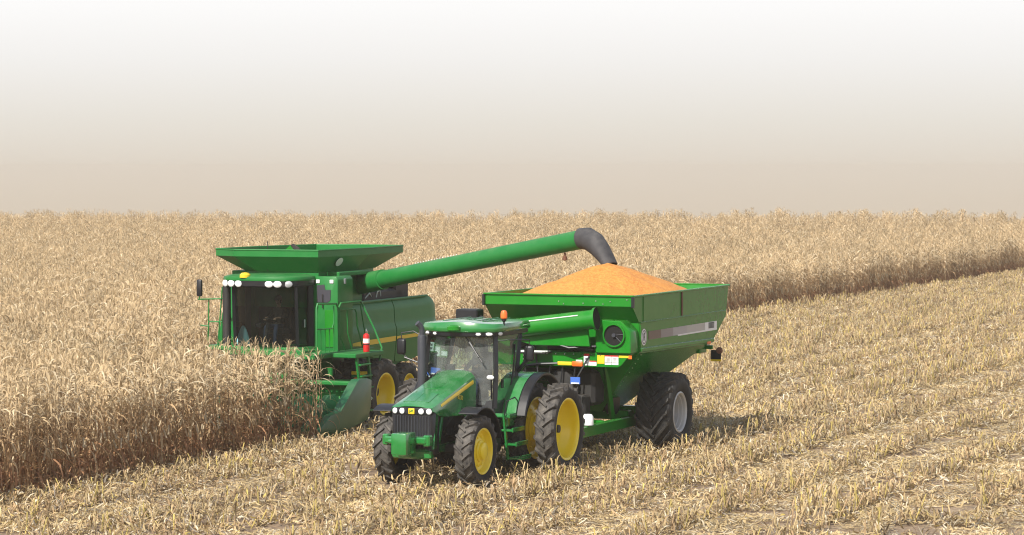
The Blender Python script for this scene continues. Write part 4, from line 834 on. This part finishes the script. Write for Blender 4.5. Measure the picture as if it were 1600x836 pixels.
class PL:
    def __init__(s): s.V = []; s.F = []; s.C = []
    def strip(s, pts, wid, side, col, fold=0.0):
        """ribbon along pts; side: width direction per point"""
        b0 = len(s.V); c = np.array(col)
        for p, w, sd in zip(pts, wid, side):
            for k in (-1, 1): s.V.append(tuple(np.array(p) + k*w*np.array(sd))); s.C.append(c)
        for i in range(len(pts)-1): a = b0+2*i; s.F.append((a, a+1, a+3, a+2))
    def stalk(s, p0, p1, r0, r1, col, n=5, col2=None, mid=1):
        b0 = len(s.V); p0 = np.array(p0); p1 = np.array(p1); col2 = col if col2 is None else col2
        for i in range(mid+1):
            t = i/mid; p = p0+(p1-p0)*t; r = r0+(r1-r0)*t
            for k in range(n): a = 2*PI*k/n; s.V.append((p[0]+r*math.cos(a), p[1]+r*math.sin(a), p[2])); s.C.append(np.array(col)*(1-t)+np.array(col2)*t)
        for i in range(mid):
            for k in range(n): a = b0+i*n; s.F.append((a+k, a+(k+1) % n, a+n+(k+1) % n, a+n+k))
        s.F.append(tuple(b0+mid*n+k for k in range(n)))

def U(a, b): return random.uniform(a, b)
STRAW = np.array((0.585, 0.445, 0.262)); BROWN = np.array((0.37, 0.20, 0.105)); PALE = np.array((0.66, 0.55, 0.37)); TANC = np.array((0.46, 0.315, 0.17))
def corn_plant(P, ox, oy, sc=1.0):
    H = U(1.85, 2.3)*sc; lean = np.array((U(-.09, .09), U(-.09, .09))); base = np.array((ox, oy, -0.03))
    def at(z): return base + np.array((lean[0]*z/H*1.2, lean[1]*z/H*1.2, z))
    P.stalk(at(0), at(H), U(.012, .016), .005, BROWN*U(.8, 1.3), 5, STRAW*U(.85, 1.1), 2)
    az0 = U(0, 2*PI); n = random.randint(13, 16)
    for i in range(n):
        z0 = 0.18 + (H-0.25)*i/(n-1) + U(-.04, .04); f = z0/H; az = az0 + (PI if i % 2 else 0) + U(-.6, .6); ln = U(.5, .85)*(0.75 if f > .9 else 1)
        d = np.array((math.cos(az), math.sin(az), 0)); sdv = np.array((-math.sin(az), math.cos(az), 0)); el = R(U(35, 72)) if f > .55 else R(U(-25, 45)); drop = U(1.9, 3.2) if f > .45 else U(1.6, 2.6)
        ns = 6; p = at(z0); pts = [p]; wd = []; tw = U(-1.2, 1.2); sds = []
        w = U(.018, .038)
        for k in range(ns):
            e = el - drop*(k/ns)**0.8; e = max(e, -1.5); step = ln/ns; p = p + step*(d*math.cos(e) + np.array((U(-.12, .12), U(-.12, .12), math.sin(e)))); p[2] = max(p[2], 0.02); pts.append(p)
        for k in range(ns+1):
            t = k/ns; wd.append(w*(0.55+0.9*t if t < .4 else max(0.08, (1-t)*1.5))); a = tw*t; sds.append(sdv*math.cos(a) + np.array((0, 0, 1))*math.sin(a)*0.9)
        r = random.random()
        if f > .62: c = STRAW*U(.8, 1.15) if r < .7 else PALE*U(.9, 1.1)
        elif f > .35: c = TANC*U(.75, 1.2) if r < .75 else STRAW
        else: c = BROWN*U(.7, 1.35) if r < .7 else TANC*U(.8, 1.1)
        P.strip(pts, wd, sds, c)
    for k in range(random.randint(4, 7)):                  # tassel
        az = U(0, 2*PI); l_ = U(.18, .32); o = np.array((math.cos(az)*U(.15, .7), math.sin(az)*U(.15, .7), 1.0)); p = at(H); q = p+o*l_*0.6; q2 = q + np.array((o[0]*1.2, o[1]*1.2, .35))*l_*.5
        P.strip([p, q, q2], [.004, .007, .003], [np.array((-math.sin(az), math.cos(az), 0))]*3, STRAW*U(.85, 1.1))
    if random.random() < .8:                               # hanging ear in its husk
        z = U(.85, 1.2); az = az0+PI/2*random.choice((-1, 1)); p = at(z); d = np.array((math.cos(az), math.sin(az), 0))
        a = p + d*.05; bq = a + d*.07 + np.array((0, 0, -.20)); P.stalk(bq, a, .026, .016, PALE*U(.9, 1.1), 6, PALE, 2)

cm = leaf_mat('dry_corn_leaf', 0.30, 0.80, 1.20)
corn_src = []
for k in range(12):
    P = PL(); npl = random.randint(8, 10)
    for i in range(npl): corn_plant(P, -0.76+1.52*(i+U(.25, .75))/npl, U(-.05, .05))
    corn_src.append(field_mesh(f'corn_clump_{k}', P.V, P.F, P.C, cm))

sm = leaf_mat('stubble_straw', 0.22, 0.80, 1.2)
YEL = np.array((0.58, 0.45, 0.14)); HUSK = np.array((0.68, 0.59, 0.42)); GREY = np.array((0.36, 0.31, 0.25))
STRAW = np.array((0.55, 0.415, 0.215))
def litter(P, cx, cy, z0, big=1.0, pale=False):
    az = U(0, 2*PI); ln = U(.06, .30)*big; w = U(.005, .019); d = np.array((math.cos(az), math.sin(az), 0)); sd = np.array((-math.sin(az), math.cos(az), 0)); tilt = random.gauss(0.12, .38); p = np.array((cx, cy, z0)); pts = [p]; c0 = U(-1.6, 1.6)
    for k in range(3):
        e = tilt + c0*(k-1)*.4; p = p + ln/3*(d*math.cos(e)+np.array((0, 0, math.sin(e)))); p[2] = max(p[2], .008); pts.append(p)
    a = U(-.9, .9); sv = sd*math.cos(a)+np.array((0, 0, 1))*math.sin(a); r = random.random()*(.56 if pale else 1)
    c = STRAW*U(.65, 1.1)*(1.2 if pale else 1) if r < .38 else (HUSK*U(.7, 1.1) if r < .55 else (TANC*U(.5, 1.0) if r < .82 else (GREY*U(.5, 1.0) if r < .94 else YEL*U(.8, 1.0))))
    P.strip(pts, [w*.6, w, w*.9, w*.3], [sv]*4, c)
stub_src = []
for k in range(10):
    P = PL(); npl = random.randint(9, 13)
    for i in range(npl):
        x = -0.76+1.52*(i+U(.1, .9))/npl; y = random.gauss(0, .05); h = U(.14, .42); tx, ty = random.gauss(0, .34), random.gauss(0, .28); c = (YEL if random.random() < .22 else STRAW if random.random() < .62 else TANC)*U(.45, 1.1)
        P.stalk((x, y, -.02), (x+tx*h, y+ty*h, h), U(.011, .016), U(.009, .014), c*.8, 5, c, 1)
        for q in range(random.randint(2, 4)):
            az = U(0, 2*PI); d = np.array((math.cos(az), math.sin(az), 0)); sd = np.array((-math.sin(az), math.cos(az), 0)); p = np.array((x+tx*h*.6, y+ty*h*.6, h*U(.3, .9))); e0 = U(.2, 1.3); ln = U(.14, .34); pts = [p]
            for s_ in range(3): e = e0 - s_*U(.5, 1.1); p = p+ln/3*(d*math.cos(e)+np.array((0, 0, math.sin(e)))); p[2] = max(.01, p[2]); pts.append(p)
            w = U(.007, .016); P.strip(pts, [w*.7, w, w*.8, w*.25], [sd]*4, (STRAW if random.random() < .5 else (HUSK if random.random() < .3 else TANC))*U(.6, 1.1))
    for i in range(40): litter(P, U(-.8, .8), random.gauss(0, .17), U(.01, .12))
    stub_src.append(field_mesh(f'stubble_clump_{k}', P.V, P.F, P.C, sm))
res_src = []
for k in range(8):
    P = PL()
    for i in range(170): litter(P, U(-.6, .6), U(-.6, .6), U(.005, .04) if random.random() < .85 else U(.04, .10))
    res_src.append(field_mesh(f'residue_patch_{k}', P.V, P.F, P.C, sm))

for k in range(4):
    P = PL()
    for i in range(330): litter(P, U(-.6, .6), U(-.6, .6), U(.004, .02), 0.9, True)
    res_src.append(field_mesh(f'residue_patch_8{k}', P.V, P.F, P.C, sm))
def scatter(name, pts, rots, scl, idx, src, host_mat):
    col = bpy.data.collections.new(name + '_sources')
    for o in src: col.objects.link(o)
    me = bpy.data.meshes.new(name); n = len(pts); me.vertices.add(n); me.vertices.foreach_set('co', np.asarray(pts, dtype=np.float32).ravel())
    a = me.attributes.new('rot', 'FLOAT_VECTOR', 'POINT'); a.data.foreach_set('vector', np.asarray(rots, dtype=np.float32).ravel())
    a = me.attributes.new('scl', 'FLOAT_VECTOR', 'POINT'); a.data.foreach_set('vector', np.asarray(scl, dtype=np.float32).ravel())
    a = me.attributes.new('idx', 'INT', 'POINT'); a.data.foreach_set('value', np.asarray(idx, dtype=np.int32))
    me.materials.append(host_mat); o = bpy.data.objects.new(name, me); COL.objects.link(o)
    ng = bpy.data.node_groups.new(name, 'GeometryNodeTree'); ng.interface.new_socket('Geometry', in_out='INPUT', socket_type='NodeSocketGeometry'); ng.interface.new_socket('Geometry', in_out='OUTPUT', socket_type='NodeSocketGeometry')
    gi = ng.nodes.new('NodeGroupInput'); go = ng.nodes.new('NodeGroupOutput'); ip = ng.nodes.new('GeometryNodeInstanceOnPoints'); ci = ng.nodes.new('GeometryNodeCollectionInfo')
    ci.inputs['Collection'].default_value = col; ci.inputs['Separate Children'].default_value = True; ci.inputs['Reset Children'].default_value = True
    def na(nm, t): x = ng.nodes.new('GeometryNodeInputNamedAttribute'); x.data_type = t; x.inputs['Name'].default_value = nm; return x.outputs['Attribute']
    L = ng.links.new; L(gi.outputs[0], ip.inputs['Points']); L(ci.outputs[0], ip.inputs['Instance']); ip.inputs['Pick Instance'].default_value = True
    L(na('idx', 'INT'), ip.inputs['Instance Index']); 
    e2r = ng.nodes.new('FunctionNodeEulerToRotation'); L(na('rot', 'FLOAT_VECTOR'), e2r.inputs[0]); L(e2r.outputs[0], ip.inputs['Rotation']); L(na('scl', 'FLOAT_VECTOR'), ip.inputs['Scale']); L(ip.outputs[0], go.inputs[0])
    md = o.modifiers.new('scatter', 'NODES'); md.node_group = ng; o['kind'] = 'stuff'; return o

def land(x, y):
    """height of the land: level field, a low crest some 270 m out, then a long gentle fall beyond it"""
    t = y - (262 + 14*noise.noise(Vector((x*.012, 3.1, 0))) + 0.05*x)
    if t <= 0: return 0.0
    return -0.024*t*t/(t+70.0)
HFX = 800/4300.0
def visible(u, v, mx=4.0):
    x, y = u*Cc + v*S, -u*S + v*Cc
    return y > 36 and abs(x) < y*HFX*1.04 + mx
ROWANG = math.atan2(Cc, S)
def corn_here(u, v):
    if u > EDGE_NEAR: return False
    if u > EDGE_FAR: return v < 63.6 + (0.25 if u < -33 else -0.6)          # rows still in front of the header
    return True
pts, rots, scl, idx = [], [], [], []
k = 0
while True:
    u = EDGE_NEAR - 0.30 - k*ROW; k += 1
    if u < -330: break
    v = 30.0
    while v < 440:
        st = 1.5
        if v > 230: 
            st = 2.4
        yd = -u*S + v*Cc; fade = min(1, max(0, (yd-195)/125))
        if corn_here(u, v+0.4) and visible(u, v, 6) and not (k % 2 and v > 260) and random.random() > 0.985*fade**0.6:
            p = W(u+U(-.05, .05), v+U(-.1, .1)); p.z = land(p.x, p.y); far = 1.0
            pts.append(p); rots.append((U(-.03, .03), U(-.03, .03), ROWANG + (PI if random.random() < .5 else 0) + U(-.05, .05)))
            hs = 0.985 + 0.09*noise.noise(Vector((p.x*.06, p.y*.06, 0))) + U(-.07, .07)*(1 + 2.5*min(1, max(0, (yd-150)/80)))
            scl.append((1.0 if v < 230 else 1.5, 1.0 if v < 260 else 1.8, hs)); idx.append(random.randrange(12))
        v += st
corn = scatter('standing_corn', pts, rots, scl, idx, corn_src, cm)
corn['label'] = 'tall field of dry tan standing corn around the combine'
n_corn = len(pts)

TRACKS = [(-38.6, .4), (-36.3, .45), (-33.9, .4), (-28.7, .42), (-26.4, .32), (-24.05, .52), (-21.5, .42), (-19.1, .50), (-16.75, .60), (-14.3, .52), (-12.0, .5), (-9.5, .5)]
def furrow(u): return max(math.exp(-((u-c-w*1.3)/.32)**2) for c, w in TRACKS)
def track(u): return max(math.exp(-((u-c)/w)**2) for c, w in TRACKS)
pts, rots, scl, idx = [], [], [], []; p2, r2, s2, i2 = [], [], [], []
k = -40
while True:
    u = EDGE_NEAR + 0.46 + k*ROW; k += 1
    if u > 8: break
    if u < EDGE_FAR: continue
    v = 36.0
    while v < 215:
        if not corn_here(u-0.25, v) and (u > EDGE_FAR+0.3) and visible(u, v, 3):
            t = track(u); g = noise.noise(Vector((u*.25, v*.07, 2)))
            g2 = noise.noise(Vector((u*.9, v*.035, 9)))
            if t < U(.35, .75) and furrow(u) < U(.55, 1.3) and g2 > U(-.6, -.25) and not (-32.4 < u < -31.1 and 60.5 < v < 65.5):
                h = (1.1-.3*t)*(1+.3*g+.3*g2)*U(.75, 1.2); pts.append(W(u+U(-.06, .06)+.12*math.sin(v*.08), v+U(-.15, .15))); rots.append((U(-.05, .05), U(-.05, .05), ROWANG+(PI if random.random() < .5 else 0)+U(-.06, .06))); scl.append((1, 1.15, max(.4, h))); idx.append(random.randrange(10))
        v += 1.45
v = 36.0
while v < 215:
    u = EDGE_FAR
    while u < 8:
        uu, vv = u+U(-.4, .4), v+U(-.4, .4)
        if uu > EDGE_FAR-0.2 and not corn_here(uu+0.7, vv) and visible(uu, vv, 2) and (track(uu) > .35 or uu < EDGE_NEAR+.8 or random.random() < .80) and random.random() > 0.97*furrow(uu)*(0.8+0.7*noise.noise(Vector((uu*.5, vv*.06, 5)))):
            t = track(uu); p2.append(W(uu, vv)); r2.append((0, 0, U(0, 2*PI))); z = U(.8, 1.6)*(1-.75*t); sc_ = U(.8, 1.15); s2.append((sc_, sc_, z)); i2.append(8+random.randrange(4) if random.random() < t*1.5-.15 else random.randrange(8))
        u += 0.86
    v += 0.86
sb = scatter('stubble', pts, rots, scl, idx, stub_src, sm); sb['label'] = 'rows of cut yellow corn stubble across the harvested field'
rs = scatter('crop_residue', p2, r2, s2, i2, res_src, sm); rs['label'] = 'pale husks and dead leaves littering the harvested ground'
print('instances', n_corn, len(pts), len(p2))

# ground: one sheet to the horizon, finely divided where it is near
gx = np.unique(np.concatenate([np.linspace(-3000, -60, 24), np.linspace(-60, 60, 161), np.linspace(60, 3000, 24)])); gy = np.unique(np.concatenate([np.linspace(-600, 20, 8), np.linspace(20, 140, 161), np.linspace(140, 1000, 120), np.linspace(1000, 1900, 10)]))
V = []
for y in gy:
    for x in gx:
        near = 1.0 if (abs(x) < 60 and 20 < y < 140) else 0.0
        u = x*Cc - y*S; z = near*(0.03*noise.noise(Vector((x*.35, y*.35, 0))) - 0.02) - 0.02*near*track(u); V.append((x, y, min(z, 0.02) + land(x, y)))
nx = len(gx); F = [(j*nx+i, j*nx+i+1, (j+1)*nx+i+1, (j+1)*nx+i) for j in range(len(gy)-1) for i in range(nx-1)]
me = bpy.data.meshes.new('ground'); me.from_pydata(V, [], F); [setattr(p, 'use_smooth', True) for p in me.polygons]
gm, nt, pb = newmat('field_soil'); L = nt.links.new
tc = N(nt, 'ShaderNodeTexCoord'); n1 = N(nt, 'ShaderNodeTexNoise'); n1.inputs['Scale'].default_value = 9; n1.inputs['Detail'].default_value = 9; n1.inputs['Roughness'].default_value = .75; L(tc.outputs['Object'], n1.inputs['Vector'])
n2 = N(nt, 'ShaderNodeTexNoise'); n2.inputs['Scale'].default_value = .35; n2.inputs['Detail'].default_value = 5; L(tc.outputs['Object'], n2.inputs['Vector'])
ad = N(nt, 'ShaderNodeMath', operation='MULTIPLY_ADD'); L(n1.outputs['Fac'], ad.inputs[0]); ad.inputs[1].default_value = 1.0; m3 = N(nt, 'ShaderNodeMath', operation='MULTIPLY_ADD'); L(n2.outputs['Fac'], m3.inputs[0]); m3.inputs[1].default_value = .5; m3.inputs[2].default_value = -.25; L(m3.outputs[0], ad.inputs[2])
cr = N(nt, 'ShaderNodeValToRGB'); cr.color_ramp.elements[0].position = .3; cr.color_ramp.elements[0].color = (.12, .08, .05, 1); cr.color_ramp.elements[1].position = .68; cr.color_ramp.elements[1].color = (.40, .30, .185, 1); e_ = cr.color_ramp.elements.new(.5); e_.color = (.25, .175, .11, 1)
L(ad.outputs[0], cr.inputs[0]); L(cr.outputs[0], pb.inputs['Base Color']); pb.inputs['Roughness'].default_value = .95
bp = N(nt, 'ShaderNodeBump'); bp.inputs['Strength'].default_value = .7; bp.inputs['Distance'].default_value = .06; L(n1.outputs['Fac'], bp.inputs['Height']); L(bp.outputs[0], pb.inputs['Normal'])
me.materials.append(gm); g = bpy.data.objects.new('ground', me); COL.objects.link(g); g['kind'] = 'structure'

# dusty harvest air
HAZE_D = 0.00042
b = MB(); b.box((0, 650, -21.0), (6100, 2600, 61.5)); hm, nt, pb = newmat('dust_haze'); nt.nodes.remove(pb)
vp = N(nt, 'ShaderNodeVolumePrincipled'); vp.inputs['Color'].default_value = (.655, .61, .54, 1); vp.inputs['Density'].default_value = HAZE_D; vp.inputs['Anisotropy'].default_value = 0.0
nt.links.new(vp.outputs[0], nt.nodes['Material Output'].inputs['Volume'])
hz = b.build('haze', hm); hz['kind'] = 'stuff'

# ================================================================== LIGHT, SKY, CAMERA
EXPOSURE = 0.40; EXPO = 2**EXPOSURE; SKYK = 1.03
SUN_EL, sx_, sy_ = R(41), -0.50, -0.866
w = bpy.data.worlds.new('World'); SC.world = w; w.use_nodes = True; nt = w.node_tree
sky = nt.nodes.new('ShaderNodeTexSky'); sky.sky_type = 'NISHITA'; sky.sun_disc = False; sky.sun_elevation = SUN_EL; sky.sun_rotation = math.atan2(sx_, sy_); sky.altitude = 100; sky.air_density = 1.0; sky.dust_density = 2.0; sky.ozone_density = 1.0
bg = nt.nodes['Background']; bg.inputs['Strength'].default_value = 0.12
# dust-laden air low over the horizon whitens the sky: tan at the horizon, white a few degrees up, the clear sky texture far above
tcw = nt.nodes.new('ShaderNodeTexCoord'); sxw = nt.nodes.new('ShaderNodeSeparateXYZ'); nt.links.new(tcw.outputs['Generated'], sxw.inputs[0])
rw = nt.nodes.new('ShaderNodeValToRGB'); mrw = nt.nodes.new('ShaderNodeMapRange'); mrw.inputs['From Min'].default_value = -0.02; mrw.inputs['From Max'].default_value = 0.08
nt.links.new(sxw.outputs['Z'], mrw.inputs['Value']); nt.links.new(mrw.outputs[0], rw.inputs['Fac'])
k_ = 1/(0.12*EXPO)
def sk(c): return tuple(((x/255+0.055)/1.055)**2.4*SKYK for x in c) + (1,)
cre = rw.color_ramp.elements; cre[0].position = 0.0; cre[0].color = sk((212, 196, 172)); cre[1].position = 1.0; cre[1].color = sk((255, 255, 255))
for p_, c_ in ((0.10, (216, 203, 184)), (0.22, (222, 213, 200)), (0.38, (229, 224, 215)), (0.60, (241, 239, 236)), (0.78, (250, 249, 248))): e = cre.new(p_); e.color = sk(c_)
sc_ = nt.nodes.new('ShaderNodeVectorMath'); sc_.operation = 'SCALE'; sc_.inputs['Scale'].default_value = k_; nt.links.new(rw.outputs[0], sc_.inputs[0])
fw = nt.nodes.new('ShaderNodeMapRange'); fw.interpolation_type = 'SMOOTHSTEP'; fw.inputs['From Min'].default_value = 0.06; fw.inputs['From Max'].default_value = 0.55; fw.inputs['To Min'].default_value = 0.0; fw.inputs['To Max'].default_value = 0.9; nt.links.new(sxw.outputs['Z'], fw.inputs['Value'])
mxw = nt.nodes.new('ShaderNodeMix'); mxw.data_type = 'RGBA'; nt.links.new(fw.outputs[0], mxw.inputs[0]); nt.links.new(sc_.outputs[0], mxw.inputs[6]); nt.links.new(sky.outputs[0], mxw.inputs[7]); nt.links.new(mxw.outputs[2], bg.inputs['Color'])
sl = bpy.data.lights.new('sun', 'SUN'); sl.energy = 5.0; sl.angle = R(0.6); sl.color = (1.0, .95, .87); so = bpy.data.objects.new('sun', sl); COL.objects.link(so)
ds = Vector((sx_*math.cos(SUN_EL)/math.hypot(sx_, sy_), sy_*math.cos(SUN_EL)/math.hypot(sx_, sy_), math.sin(SUN_EL))); so.rotation_euler = ds.to_track_quat('Z', 'Y').to_euler(); so.location = (0, 0, 60)
cd = bpy.data.cameras.new('camera'); co = bpy.data.objects.new('camera', cd); COL.objects.link(co); SC.camera = co
cd.sensor_width = 36; cd.lens = 36*4300/1600; cd.clip_start = 0.5; cd.clip_end = 9000
co.location = (0, 0, CAM_H); co.rotation_euler = (PI/2 - math.atan((418-265)/4300), 0, 0)
vs = SC.view_settings; vs.view_transform = 'Standard'; vs.look = 'None'; vs.exposure = EXPOSURE; vs.gamma = 1.0
cy = SC.cycles; cy.max_bounces = 6; cy.diffuse_bounces = 3; cy.glossy_bounces = 3; cy.transmission_bounces = 4; cy.transparent_max_bounces = 8; cy.volume_bounces = 1; cy.caustics_reflective = False; cy.caustics_refractive = False
cy.filter_width = 1.15; cy.use_denoising = True; cy.sample_clamp_indirect = 6
